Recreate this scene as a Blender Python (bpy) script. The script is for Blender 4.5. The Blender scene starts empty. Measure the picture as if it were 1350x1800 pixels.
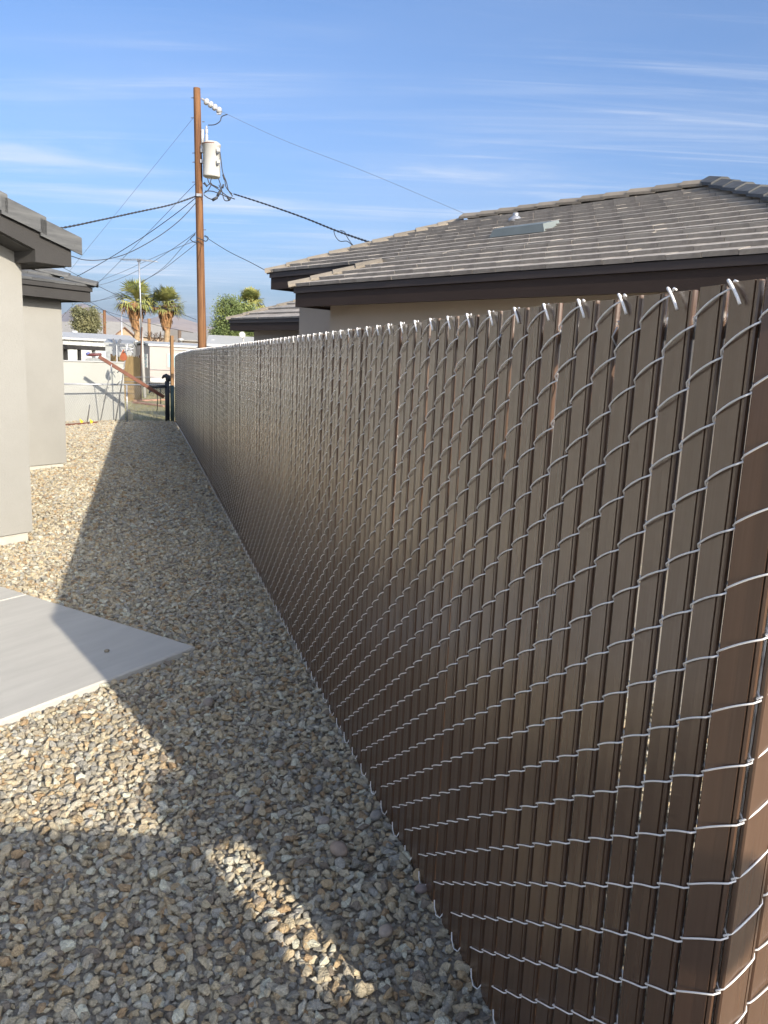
import bpy, math, random
import numpy as np
from mathutils import Vector, Matrix

random.seed(7)
rng = np.random.default_rng(7)
sc = bpy.context.scene
COL = sc.collection
R = math.radians

# ------------------------------------------------------------------ camera
H = 1.70
FOC, PITCH, ROLL = 1359.23, 0.1867, -0.0419          # focal length in photo pixels (1350 x 1800)


def cam_axes():
    f = np.array([0, math.cos(PITCH), -math.sin(PITCH)])
    r = np.array([1.0, 0, 0])
    d = np.cross(f, r)
    c, s = math.cos(ROLL), math.sin(ROLL)
    return c * r + s * d, -s * r + c * d, f


RT, DN, FW = cam_axes()
CAM = np.array([0, 0, H])
cd = bpy.data.cameras.new('camera')
cam = bpy.data.objects.new('camera', cd)
COL.objects.link(cam)
sc.camera = cam
cd.sensor_fit = 'VERTICAL'
cd.sensor_height = 36.0
cd.lens = 36.0 * FOC / 1800.0
cd.clip_start = 0.05
cd.clip_end = 30000
m = Matrix.Identity(4)
for i in range(3):
    m[i][0] = RT[i]; m[i][1] = -DN[i]; m[i][2] = -FW[i]; m[i][3] = CAM[i]
cam.matrix_world = m

# ------------------------------------------------------------------ light
SUN_AZ, SUN_EL = 143.3, 22.4
world = bpy.data.worlds.new('World')
sc.world = world
world.use_nodes = True
wn = world.node_tree
bg = wn.nodes['Background']
sky = wn.nodes.new('ShaderNodeTexSky')
sky.sky_type = 'NISHITA'
sky.sun_disc = False
sky.sun_elevation = R(SUN_EL)
sky.sun_rotation = R(SUN_AZ)
sky.altitude = 0
sky.air_density = 0.85
sky.dust_density = 4.6
sky.ozone_density = 5.6
bg.inputs[1].default_value = 0.107
# thin cirrus: streaky noise on the sky direction, projected on a high flat layer
tc = wn.nodes.new('ShaderNodeTexCoord')
sep = wn.nodes.new('ShaderNodeSeparateXYZ')
wn.links.new(tc.outputs['Generated'], sep.inputs[0])


def wmath(op, a, b=None, c=None):
    n = wn.nodes.new('ShaderNodeMath'); n.operation = op
    for k, v in enumerate((a, b, c)):
        if v is None: continue
        if isinstance(v, (int, float)): n.inputs[k].default_value = v
        else: wn.links.new(v, n.inputs[k])
    return n.outputs[0]


zc = wmath('MAXIMUM', wmath('ADD', sep.outputs[2], 0.06), 0.03)
comb = wn.nodes.new('ShaderNodeCombineXYZ')
wn.links.new(wmath('DIVIDE', sep.outputs[0], zc), comb.inputs[0])
wn.links.new(wmath('DIVIDE', sep.outputs[1], zc), comb.inputs[1])


def wnoise(rot, scl, scale, detail, rough, dist):
    mp = wn.nodes.new('ShaderNodeMapping')
    mp.inputs['Rotation'].default_value = (0, 0, R(rot)); mp.inputs['Scale'].default_value = scl; mp.inputs['Location'].default_value = (2.3, -1.4, 0)
    wn.links.new(comb.outputs[0], mp.inputs[0])
    n = wn.nodes.new('ShaderNodeTexNoise')
    n.inputs['Scale'].default_value = scale; n.inputs['Detail'].default_value = detail
    n.inputs['Roughness'].default_value = rough; n.inputs['Distortion'].default_value = dist
    wn.links.new(mp.outputs[0], n.inputs[0])
    return n.outputs[0]


def wramp(x, a, b):
    n = wn.nodes.new('ShaderNodeMapRange'); n.interpolation_type = 'SMOOTHSTEP'
    wn.links.new(x, n.inputs[0]); n.inputs[1].default_value = a; n.inputs[2].default_value = b
    return n.outputs[0]


c1 = wramp(wnoise(24, (0.45, 1.9, 1), 0.75, 10, 0.62, 1.1), 0.46, 0.80)
c2 = wramp(wnoise(38, (0.30, 4.2, 1), 1.3, 9, 0.66, 0.8), 0.50, 0.82)
c3 = wramp(wnoise(0, (1, 1, 1), 0.35, 4, 0.55, 0.3), 0.32, 0.60)
c4 = wramp(wnoise(30, (0.6, 1.3, 1), 0.5, 4, 0.5, 0.4), 0.40, 0.72)
cl = wmath('MULTIPLY', wmath('ADD', wmath('MULTIPLY', c1, 1.0), wmath('MULTIPLY', c2, 0.85)), c3)
cl = wmath('MINIMUM', wmath('ADD', cl, wmath('MULTIPLY', c4, 0.22)), 0.8)
cmix = wn.nodes.new('ShaderNodeMix'); cmix.data_type = 'RGBA'
wn.links.new(cl, cmix.inputs[0])
wn.links.new(sky.outputs[0], cmix.inputs[6])
cmix.inputs[7].default_value = (3.0, 3.3, 3.8, 1)
wn.links.new(cmix.outputs[2], bg.inputs[0])

ld = bpy.data.lights.new('sun', 'SUN')
ld.energy = 3.05
ld.angle = R(0.53)
ld.color = (1.0, 0.90, 0.76)
sun = bpy.data.objects.new('sun', ld)
COL.objects.link(sun)
SV = Vector((math.sin(R(SUN_AZ)) * math.cos(R(SUN_EL)), math.cos(R(SUN_AZ)) * math.cos(R(SUN_EL)), math.sin(R(SUN_EL))))
sun.rotation_euler = SV.to_track_quat('Z', 'Y').to_euler()
sun.location = SV * 60
vs = sc.view_settings
vs.view_transform = 'Standard'
vs.look = 'None'
vs.exposure = 1.32
vs.gamma = 1
vs.use_curve_mapping = False
sc.cycles.use_denoising = True
sc.cycles.max_bounces = 8

# ------------------------------------------------------------------ helpers


def ray(x, y):
    return RT * ((x - 675) / FOC) + DN * ((y - 900) / FOC) + FW


def at(x, y, Y):
    d = ray(x, y)
    return CAM + d * (Y / d[1])


def gnd(x, y, z=0.0):
    d = ray(x, y)
    return CAM + d * ((z - H) / d[2])


def v3(*a): return np.array(a, float)


def unit(a):
    a = np.array(a, float); return a / np.linalg.norm(a)


UZ = v3(0, 0, 1)


class MB:
    def __init__(s): s.v = []; s.f = []; s.m = []

    def add(s, vs, fs, mi=0):
        o = len(s.v)
        s.v += [tuple(map(float, p)) for p in vs]
        s.f += [tuple(o + i for i in f) for f in fs]
        s.m += [mi] * len(fs)
        return s

    def box(s, c, size, ax=(1, 0, 0), ay=(0, 1, 0), az=(0, 0, 1), mi=0):
        c, ax, ay, az = (np.array(q, float) for q in (c, ax, ay, az))
        hx, hy, hz = (q / 2 for q in size)
        vs = [c + sx * hx * ax + sy * hy * ay + sz * hz * az for sz in (-1, 1) for sx, sy in ((-1, -1), (1, -1), (1, 1), (-1, 1))]
        return s.add(vs, [(3, 2, 1, 0), (4, 5, 6, 7), (0, 1, 5, 4), (1, 2, 6, 5), (2, 3, 7, 6), (3, 0, 4, 7)], mi)

    def prism(s, bot, top, mi=0):
        n = len(bot)
        return s.add(list(bot) + list(top), [tuple(range(n - 1, -1, -1)), tuple(range(n, 2 * n))] + [(i, (i + 1) % n, n + (i + 1) % n, n + i) for i in range(n)], mi)

    def tube(s, path, r, n=6, cap=True, mi=0):
        P = [np.array(p, float) for p in path]
        k = len(P)
        rs = r if hasattr(r, '__len__') else [r] * k
        vs = []; prev = None
        for i in range(k):
            t = unit(P[min(i + 1, k - 1)] - P[max(i - 1, 0)])
            if prev is None:
                a = np.cross(t, UZ if abs(t[2]) < .9 else v3(1, 0, 0))
            else:
                a = prev - t * (prev @ t)
            a = unit(a); prev = a
            b = np.cross(t, a)
            vs += [P[i] + rs[i] * (math.cos(2 * math.pi * j / n) * a + math.sin(2 * math.pi * j / n) * b) for j in range(n)]
        fs = [(i * n + j, i * n + (j + 1) % n, (i + 1) * n + (j + 1) % n, (i + 1) * n + j) for i in range(k - 1) for j in range(n)]
        if cap: fs += [tuple(range(n - 1, -1, -1)), tuple((k - 1) * n + j for j in range(n))]
        return s.add(vs, fs, mi)

    def lathe(s, c, prof, n=16, axis=UZ, mi=0):
        a = unit(np.cross(axis, v3(1, .3, .2))); b = np.cross(axis, a); c = np.array(c, float)
        vs = [c + axis * z + r * (math.cos(2 * math.pi * j / n) * a + math.sin(2 * math.pi * j / n) * b) for r, z in prof for j in range(n)]
        k = len(prof)
        fs = [(i * n + j, i * n + (j + 1) % n, (i + 1) * n + (j + 1) % n, (i + 1) * n + j) for i in range(k - 1) for j in range(n)]
        fs += [tuple(range(n - 1, -1, -1)), tuple((k - 1) * n + j for j in range(n))]
        return s.add(vs, fs, mi)

    def mesh(s, name, mats, smooth=False):
        me = bpy.data.meshes.new(name)
        me.from_pydata(s.v, [], s.f)
        for q in (mats if isinstance(mats, (list, tuple)) else [mats]): me.materials.append(q)
        if any(s.m): me.polygons.foreach_set('material_index', s.m)
        if smooth: me.polygons.foreach_set('use_smooth', [True] * len(s.f))
        me.update()
        return me

    def build(s, name, mats, parent=None, smooth=False):
        return link(name, s.mesh(name, mats, smooth), parent)


def link(name, me, parent=None, loc=None):
    o = bpy.data.objects.new(name, me)
    COL.objects.link(o)
    if parent: o.parent = parent
    if loc is not None: o.location = loc
    return o


def tag(o, label, cat, group=None):
    o['label'] = label; o['category'] = cat
    if group: o['group'] = group
    return o


def thing(name, label, cat, loc=(0, 0, 0), group=None):
    o = bpy.data.objects.new(name, None); COL.objects.link(o)
    o.empty_display_size = .2
    tag(o, label, cat, group)
    o['base'] = [float(q) for q in loc]
    return o


def kind(o, k): o['kind'] = k; return o


# ------------------------------------------------------------------ materials


def mat(name, col, rough=.7, metal=0.0, var=0.0, vscale=6.0, bump=0.0, bscale=40.0, stretch=(1, 1, 1), coord='Object',
        col2=None, rand=0.0, spec=0.5, detail=6, c2r=(.35, .65), bdist=.01, bstretch=None):
    mt = bpy.data.materials.new(name); mt.use_nodes = True
    nt = mt.node_tree; b = nt.nodes['Principled BSDF']
    b.inputs['Roughness'].default_value = rough; b.inputs['Metallic'].default_value = metal
    b.inputs['Specular IOR Level'].default_value = spec
    tcn = nt.nodes.new('ShaderNodeTexCoord')

    def noise(scale, st):
        mp = nt.nodes.new('ShaderNodeMapping'); mp.inputs['Scale'].default_value = st
        nt.links.new(tcn.outputs[coord], mp.inputs[0])
        n = nt.nodes.new('ShaderNodeTexNoise'); n.inputs['Scale'].default_value = scale; n.inputs['Detail'].default_value = detail
        n.inputs['Roughness'].default_value = .6
        nt.links.new(mp.outputs[0], n.inputs[0]); return n.outputs[0]
    out = None
    rgb = nt.nodes.new('ShaderNodeRGB'); rgb.outputs[0].default_value = (*col, 1); out = rgb.outputs[0]
    if var or col2:
        f = noise(vscale, stretch)
        if col2:
            mr = nt.nodes.new('ShaderNodeMapRange'); mr.inputs[1].default_value = c2r[0]; mr.inputs[2].default_value = c2r[1]
            nt.links.new(f, mr.inputs[0])
            mx = nt.nodes.new('ShaderNodeMix'); mx.data_type = 'RGBA'
            nt.links.new(mr.outputs[0], mx.inputs[0]); nt.links.new(out, mx.inputs[6]); mx.inputs[7].default_value = (*col2, 1)
            out = mx.outputs[2]
        if var:
            mr = nt.nodes.new('ShaderNodeMapRange'); mr.inputs[1].default_value = .25; mr.inputs[2].default_value = .75
            mr.inputs[3].default_value = 1 - var; mr.inputs[4].default_value = 1 + var
            nt.links.new(f, mr.inputs[0])
            vm = nt.nodes.new('ShaderNodeVectorMath'); vm.operation = 'SCALE'
            nt.links.new(out, vm.inputs[0]); nt.links.new(mr.outputs[0], vm.inputs['Scale']); out = vm.outputs[0]
    if rand:
        oi = nt.nodes.new('ShaderNodeObjectInfo')
        mr = nt.nodes.new('ShaderNodeMapRange'); mr.inputs[3].default_value = 1 - rand; mr.inputs[4].default_value = 1 + rand
        nt.links.new(oi.outputs['Random'], mr.inputs[0])
        vm = nt.nodes.new('ShaderNodeVectorMath'); vm.operation = 'SCALE'
        nt.links.new(out, vm.inputs[0]); nt.links.new(mr.outputs[0], vm.inputs['Scale']); out = vm.outputs[0]
    nt.links.new(out, b.inputs['Base Color'])
    if bump:
        bn = nt.nodes.new('ShaderNodeBump'); bn.inputs['Strength'].default_value = bump; bn.inputs['Distance'].default_value = bdist
        nt.links.new(noise(bscale, bstretch or (1, 1, 1)), bn.inputs['Height']); nt.links.new(bn.outputs[0], b.inputs['Normal'])
    return mt


M = {}
M['stucco_l'] = mat('stucco_cream', (.275, .270, .246), .9, var=.08, vscale=1.3, bump=.5, bscale=70, spec=.2, bdist=.006)
M['stucco_r'] = mat('stucco_taupe', (.46, .40, .325), .9, var=.05, vscale=1.3, bump=.5, bscale=70, spec=.2, bdist=.006)
M['footing'] = mat('footing_concrete', (.46, .44, .39), .9, var=.12, vscale=5, bump=.4, bscale=30)
M['concrete'] = mat('slab_concrete', (.47, .455, .41), .8, var=.10, vscale=2.2, stretch=(4.5, .7, 1), bump=.35, bscale=18, spec=.3, bstretch=(9, 1, 1), bdist=.004)
M['slab_edge'] = M['concrete']
M['fascia_l'] = mat('fascia_charcoal', (.040, .038, .036), .75, var=.10, vscale=3, bump=.3, bscale=60, spec=.35)
M['fascia_r'] = mat('fascia_brown', (.038, .025, .019), .7, var=.10, vscale=2, stretch=(1, 1, 3), bump=.2, bscale=60, spec=.35)
M['trim_r'] = mat('trim_brown', (.042, .031, .027), .55, var=.08, vscale=2)
M['tile_l'] = mat('tile_charcoal', (.085, .088, .090), .8, var=.25, vscale=3, stretch=(1, 1, 7), bump=.4, bscale=40, rand=.12, col2=(.115, .117, .115), bdist=.004)
M['tile_r'] = mat('tile_brown', (.30, .27, .235), .85, var=.16, vscale=7, bump=.45, bscale=45, rand=.09, col2=(.36, .325, .28), bdist=.005)
M['tile_tan'] = mat('tile_cap_tan', (.215, .185, .145), .85, var=.2, vscale=6, bump=.4, bscale=45, rand=.15)
M['underlay'] = mat('underlay', (.05, .045, .04), .9)
M['vent'] = mat('vent_metal', (.17, .195, .19), .55, metal=.3, var=.1, vscale=5)
M['slat'] = mat('slat_brown', (.092, .052, .031), .27, col2=(.100, .060, .038), c2r=(.5, .85), var=.09, vscale=2.2, stretch=(60, 4, .8), rand=.06, spec=.7, bump=.05, bscale=3, bstretch=(90, 4, .6), bdist=.002)
_b = M['slat'].node_tree.nodes['Principled BSDF']
_b.inputs['Coat Weight'].default_value = 0.42
_b.inputs['Coat Roughness'].default_value = 0.24
M['galv'] = mat('galvanised', (.90, .875, .83), .36, metal=.0, var=.10, vscale=60)
M['galvdull'] = mat('galvanised_dull', (.42, .43, .45), .5, metal=.7, var=.12, vscale=20)
M['wood_pole'] = mat('pole_wood', (.20, .095, .036), .85, col2=(.085, .036, .016), c2r=(.42, .60), vscale=2.2, stretch=(7, 7, .25), bump=.5, bscale=4, bstretch=(12, 12, .4), bdist=.02, var=.2)
M['wood_post'] = mat('post_wood', (.22, .125, .055), .85, var=.2, vscale=4, stretch=(6, 6, .4), bump=.3, bscale=30)
M['wood_dark'] = mat('wood_dark', (.10, .05, .03), .8, var=.2, vscale=4)
M['white_metal'] = mat('white_paint', (.47, .465, .435), .45, var=.06, vscale=3, col2=(.52, .47, .37), c2r=(.62, .85))
M['porcelain'] = mat('porcelain', (.40, .40, .40), .3, var=.08, vscale=10)
M['cable'] = mat('cable_black', (.03, .032, .038), .6)
M['cable_grey'] = mat('cable_grey', (.12, .13, .15), .5)
M['rust'] = mat('rust_steel', (.15, .062, .040), .8, var=.3, vscale=8, bump=.3, bscale=30)
M['black'] = mat('black_paint', (.018, .02, .025), .5)
M['green_post'] = mat('green_paint', (.02, .05, .055), .5)
M['white_wall'] = mat('white_wall_paint', (.345, .35, .32), .8, var=.04, vscale=1.5, bump=.2, bscale=30)
M['trailer_pink'] = mat('trailer_paint', (.335, .295, .275), .55, var=.04, vscale=1)
M['trailer_white'] = mat('trailer_white', (.40, .40, .385), .5, var=.05, vscale=2)
M['corrug'] = mat('corrugated', (.34, .35, .34), .5, metal=.3, var=.12, vscale=4)
M['glass'] = mat('window_glass', (.30, .42, .44), .12, spec=.8)
M['grey_roof'] = mat('grey_roof', (.26, .25, .23), .9, var=.12, vscale=1.5, bump=.3, bscale=10)
M['tan_wall'] = mat('tan_wall', (.36, .26, .17), .9, var=.06, vscale=2)
M['brown_trim'] = mat('brown_trim', (.16, .085, .05), .8)
M['reed'] = mat('reed', (.22, .155, .07), .9, var=.3, vscale=14, stretch=(6, 6, .3))
M['orange'] = mat('rust_orange', (.30, .085, .035), .75, var=.15, vscale=6)
M['yellow'] = mat('flag_yellow', (.80, .58, .03), .6)
M['palm_leaf'] = mat('palm_leaf', (.165, .205, .06), .6, var=.35, vscale=1.2, col2=(.26, .24, .07), rand=.2)
M['palm_dry'] = mat('palm_dry', (.27, .155, .062), .85, var=.35, vscale=2.5, col2=(.24, .12, .05))
M['palm_trunk'] = mat('palm_trunk', (.30, .21, .12), .9, var=.3, vscale=5)
M['leaf_a'] = mat('leaf_acacia', (.10, .145, .040), .65, var=.35, vscale=.9, col2=(.17, .20, .06))
M['leaf_b'] = mat('leaf_olive', (.115, .125, .055), .65, var=.35, vscale=.8, col2=(.19, .18, .085))
M['bark'] = mat('bark', (.12, .085, .06), .9, var=.3, vscale=6)
M['hill'] = mat('hill_rock', (.17, .125, .105), .95, var=.25, vscale=.004, col2=(.22, .17, .13), coord='Object')
M['hill_near'] = mat('hill_sand', (.30, .24, .17), .95, var=.25, vscale=.01, col2=(.20, .17, .11))
M['dirt'] = mat('dirt', (.27, .215, .15), .95, var=.2, vscale=.5, bump=.4, bscale=6, col2=(.20, .17, .10))
M['yard'] = mat('dry_yard', (.36, .30, .17), .95, var=.25, vscale=1.3, col2=(.22, .21, .10), bump=.5, bscale=14, bdist=.03)
M['flower'] = mat('flower_purple', (.20, .18, .33), .8)
M['bucket'] = mat('bucket_cream', (.56, .50, .34), .7, var=.1, vscale=6)
M['brick_pink'] = mat('plank_pink', (.42, .24, .17), .9, var=.2, vscale=8)
M['red'] = mat('red_paint', (.11, .03, .03), .6)
M['blue'] = mat('blue_paint', (.10, .12, .30), .6)
M['dark'] = mat('dark_recess', (.03, .028, .026), .8)
M['grass'] = mat('grass_blade', (.30, .26, .12), .8, var=.4, vscale=1.5, col2=(.17, .18, .06))


def stone_mat(name):
    mt = bpy.data.materials.new(name); mt.use_nodes = True
    nt = mt.node_tree; b = nt.nodes['Principled BSDF']
    b.inputs['Roughness'].default_value = .88; b.inputs['Specular IOR Level'].default_value = .3
    oi = nt.nodes.new('ShaderNodeObjectInfo')
    cr = nt.nodes.new('ShaderNodeValToRGB'); cr.color_ramp.interpolation = 'CONSTANT'
    cols = [(0.565, 0.485, 0.341), (0.617, 0.526, 0.354), (0.481, 0.421, 0.308), (0.433, 0.406, 0.340), (0.641, 0.557, 0.391), (0.526, 0.401, 0.241), (0.369, 0.348, 0.291),
            (0.680, 0.643, 0.517), (0.525, 0.463, 0.347), (0.461, 0.328, 0.192), (0.466, 0.443, 0.381), (0.593, 0.485, 0.317), (0.310, 0.259, 0.198), (0.591, 0.537, 0.413), (0.481, 0.421, 0.300), (0.680, 0.663, 0.519)]
    e = cr.color_ramp.elements
    e[0].position = 0; e[0].color = (*cols[0], 1)
    e[1].position = 1 / len(cols); e[1].color = (*cols[1], 1)
    for i in range(2, len(cols)):
        q = e.new(i / len(cols)); q.color = (*cols[i], 1)
    nt.links.new(oi.outputs['Random'], cr.inputs[0])
    tcn = nt.nodes.new('ShaderNodeTexCoord')
    add = nt.nodes.new('ShaderNodeVectorMath'); add.operation = 'MULTIPLY_ADD'
    nt.links.new(oi.outputs['Random'], add.inputs[0]); add.inputs[1].default_value = (37, 91, 53)
    nt.links.new(tcn.outputs['Object'], add.inputs[2])
    n1 = nt.nodes.new('ShaderNodeTexNoise'); n1.inputs['Scale'].default_value = 2.4; n1.inputs['Detail'].default_value = 5; n1.inputs['Roughness'].default_value = .75
    nt.links.new(add.outputs[0], n1.inputs[0])
    mr = nt.nodes.new('ShaderNodeMapRange'); mr.inputs[1].default_value = .3; mr.inputs[2].default_value = .7; mr.inputs[3].default_value = .70; mr.inputs[4].default_value = 1.22
    nt.links.new(n1.outputs[0], mr.inputs[0])
    vm = nt.nodes.new('ShaderNodeVectorMath'); vm.operation = 'SCALE'
    nt.links.new(cr.outputs[0], vm.inputs[0]); nt.links.new(mr.outputs[0], vm.inputs['Scale'])
    nt.links.new(vm.outputs[0], b.inputs['Base Color'])
    bn = nt.nodes.new('ShaderNodeBump'); bn.inputs['Strength'].default_value = .55; bn.inputs['Distance'].default_value = .08
    n2 = nt.nodes.new('ShaderNodeTexNoise'); n2.inputs['Scale'].default_value = 5; n2.inputs['Detail'].default_value = 4
    nt.links.new(add.outputs[0], n2.inputs[0]); nt.links.new(n2.outputs[0], bn.inputs['Height']); nt.links.new(bn.outputs[0], b.inputs['Normal'])
    return mt


M['stone'] = stone_mat('gravel_stone')
M['gravel_far'] = mat('gravel_ground', (.42, .36, .265), .95, var=.3, vscale=45, col2=(.30, .27, .225), bump=1.0, bscale=38, bdist=.03)

# ------------------------------------------------------------------ layout frames
AF = -0.3059
FN = v3(math.cos(AF), -math.sin(AF), 0)               # across the alley, towards the fence
FU = v3(math.sin(AF), math.cos(AF), 0)                # along the fence, away from the camera
PERP = 0.865


def dip(s):
    t = min(max((s - 13.5) / 7.5, 0), 1)
    return -0.10 * t * t * (3 - 2 * t)


def fdip(s):                                          # the far end of the fence sinks towards its end post
    return float(np.interp(s, [0, 14, 17.5, 20, 21.4, 22.1, 22.6], [0, 0, -.025, -.05, -.085, -.13, -.20]))


def fp(s, z, off=0.0):                                # off > 0 : towards the camera side
    return FN * (PERP - off) + FU * s + UZ * z


LA = 0.5535                                           # left house axes
D2 = v3(math.sin(LA), math.cos(LA), 0)
D1 = v3(-math.cos(LA), math.sin(LA), 0)
W1 = v3(-3.174, 6.832, 0)


def lp(a, b, z=0.0): return W1 + D2 * a + D1 * b + UZ * z


AR = -0.7669                                          # right house axes
R1 = v3(math.sin(AR), math.cos(AR), 0)
R2 = v3(math.cos(AR), -math.sin(AR), 0)


def rp(a, b, z=0.0): return R1 * a + R2 * b + UZ * z


# ------------------------------------------------------------------ ground


def grid_mesh(name, xs, ys, zf, material):
    X, Y = np.meshgrid(xs, ys)
    Z = np.vectorize(zf)(X, Y)
    nx, ny = len(xs), len(ys)
    vs = np.stack([X.ravel(), Y.ravel(), Z.ravel()], 1)
    fs = [(j * nx + i, j * nx + i + 1, (j + 1) * nx + i + 1, (j + 1) * nx + i) for j in range(ny - 1) for i in range(nx - 1)]
    me = bpy.data.meshes.new(name); me.from_pydata([tuple(p) for p in vs], [], fs); me.materials.append(material)
    me.polygons.foreach_set('use_smooth', [True] * len(fs)); me.update()
    return link(name, me)


def sofxy(x, y): return x * FU[0] + y * FU[1]


xs = np.concatenate([[-11500, -4000, -1000, -300, -80, -40], np.linspace(-25, 25, 41), [40, 80, 300, 1000, 4000, 11500]])
ys = np.concatenate([[-900, -300, -40], np.linspace(-10, 40, 61), [60, 100, 300, 1000, 4000, 6900]])
g = grid_mesh('ground', xs, ys, lambda x, y: -0.035 + dip(sofxy(x, y)), M['dirt'])
kind(g, 'structure')
# gravel bed: the sheet under the loose stones, on both sides of the fence
ss = np.concatenate([np.linspace(-4, 12, 17), np.linspace(12.5, 22.9, 22)])
pp = np.linspace(-7, 5.5, 14)
mb = MB()
vs_ = [FN * p + FU * s + UZ * (dip(s) + .002) for s in ss for p in pp]
n_ = len(pp)
mb.add(vs_, [(j * n_ + i, j * n_ + i + 1, (j + 1) * n_ + i + 1, (j + 1) * n_ + i) for j in range(len(ss) - 1) for i in range(n_ - 1)])
kind(mb.build('gravel_bed', M['gravel_far']), 'structure')
# dry yard behind the back fence
mb = MB()
s0, s1 = 22.9, 60
vs_ = [FN * p + FU * s + UZ * (-0.1 + .004) for s in (s0, s1) for p in (-30, 12)]
mb.add(vs_, [(0, 1, 3, 2)])
kind(mb.build('dry_yard', M['yard']), 'structure')

# concrete slab
SC = gnd(343, 1135.5, .042); SC[2] = 0
SL1, SL2 = 7.0, 1.9
d1s, d2s = D1, -D2
mb = MB()


def slab_block(u0, u1, v0, v1, zt):
    bev = .009
    P = lambda u, v, z: SC + d1s * u + d2s * v + UZ * z
    b0 = [P(u0, v0, -.05), P(u1, v0, -.05), P(u1, v1, -.05), P(u0, v1, -.05)]
    b1 = [P(u0, v0, zt - bev), P(u1, v0, zt - bev), P(u1, v1, zt - bev), P(u0, v1, zt - bev)]
    b2 = [P(u0 + bev, v0 + bev, zt), P(u1 - bev, v0 + bev, zt), P(u1 - bev, v1 - bev, zt), P(u0 + bev, v1 - bev, zt)]
    vs = b0 + b1 + b2
    return MB().add(vs, [(0, 1, 2, 3), (11, 10, 9, 8)] + [(i, i + 4, (i + 1) % 4 + 4, (i + 1) % 4) for i in range(4)] + [(i + 4, i + 8, (i + 1) % 4 + 8, (i + 1) % 4 + 4) for i in range(4)])


slab = thing('patio_slab', 'x', 'x'); del slab['label']; del slab['category']; kind(slab, 'structure')
u = 0.0
for w in (1.62, 1.62, 1.62, 1.62):
    o = slab_block(u, u + w - .004, 0, 3.2, .042).build('slab_panel', M['concrete'], slab)
    u += w
# texture axes of the concrete follow the slab, so the broom lines run with it
for o in slab.children:
    inv = Matrix(((d1s[0], d2s[0], 0, SC[0]), (d1s[1], d2s[1], 0, SC[1]), (0, 0, 1, 0), (0, 0, 0, 1)))
    o.data.transform(inv.inverted()); o.matrix_local = inv

# ------------------------------------------------------------------ loose gravel


def stone_proto(i, npts, sm=False):
    import bmesh
    r = np.random.default_rng(100 + i)
    p = r.normal(size=(npts, 3)); p /= np.linalg.norm(p, axis=1)[:, None]
    p *= r.uniform(.82, 1.0, (npts, 1))
    p *= np.array([1.0, r.uniform(.68, .95), r.uniform(.5, .8)])
    bm = bmesh.new()
    for q in p: bm.verts.new(q)
    res = bmesh.ops.convex_hull(bm, input=bm.verts)
    bmesh.ops.delete(bm, geom=[e for e in res['geom_interior'] if isinstance(e, bmesh.types.BMVert)], context='VERTS')
    if not sm:
        bmesh.ops.bevel(bm, geom=[e for e in bm.edges], offset=.05, segments=1, affect='EDGES', profile=.5)
    me = bpy.data.meshes.new('stone'); bm.to_mesh(me); bm.free()
    me.materials.append(M['stone'])
    return me


stones = bpy.data.collections.new('gravel_stones')
NP = 14
for i in range(NP):
    o = bpy.data.objects.new('stone_shape', stone_proto(i, 13 + i % 6)); stones.objects.link(o)


def scatter(cell, s_rng, p_rng, sizes, seed, keep=1.0, zlift=.3):
    r = np.random.default_rng(seed)
    sv = np.arange(s_rng[0], s_rng[1], cell); pv = np.arange(p_rng[0], p_rng[1], cell)
    S, P = np.meshgrid(sv, pv); S = S.ravel() + r.uniform(-.5, .5, S.size) * cell; P = P.ravel() + r.uniform(-.5, .5, P.size) * cell
    k = r.random(S.size) < keep
    S, P = S[k], P[k]
    X = FN[0] * P + FU[0] * S; Y = FN[1] * P + FU[1] * S
    # keep off the slab and the house
    su = (X - SC[0]) * d1s[0] + (Y - SC[1]) * d1s[1]; sv_ = (X - SC[0]) * d2s[0] + (Y - SC[1]) * d2s[1]
    ok = ~((su > -.008) & (sv_ > -.008) & (sv_ < 3.2))
    a = (X - W1[0]) * D2[0] + (Y - W1[1]) * D2[1]; b = (X - W1[0]) * D1[0] + (Y - W1[1]) * D1[1]
    ok &= ~((a < .0) & (b > .0)) & ~((a < 3.135) & (b > 3.84))
    # only where the camera (or one a step aside) can look
    q = np.stack([X, Y, np.zeros_like(X)], 1) - CAM
    zc_ = q @ FW; px = 675 + FOC * (q @ RT) / np.maximum(zc_, .1); py = 900 + FOC * (q @ DN) / np.maximum(zc_, .1)
    ok &= (zc_ > .3) & (px > -420) & (px < 1900) & (py < 2250)
    X, Y, S = X[ok], Y[ok], S[ok]
    n = len(X)
    d = sizes[0] * np.exp(r.normal(0, sizes[1], n)); d = np.clip(d, sizes[2], sizes[3])
    Z = np.array([dip(s) for s in S]) + d * zlift * r.uniform(.6, 1.2, n)
    return X, Y, Z, d, r


parts = []
parts.append(scatter(.0220, (1.0, 7.5), (-4.2, .95), (.0320, .30, .018, .056), 1))
parts.append(scatter(.040, (1.0, 7.5), (-4.2, .85), (.035, .28, .022, .056), 2, keep=.8, zlift=.48))
parts.append(scatter(.030, (7.5, 13.0), (-5.0, .95), (.043, .28, .026, .07), 3))
parts.append(scatter(.036, (13.0, 22.7), (-3.6, .95), (.052, .25, .03, .08), 4))
parts.append(scatter(.030, (.6, 6.0), (.96, 2.6), (.040, .30, .022, .06), 5))


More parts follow.
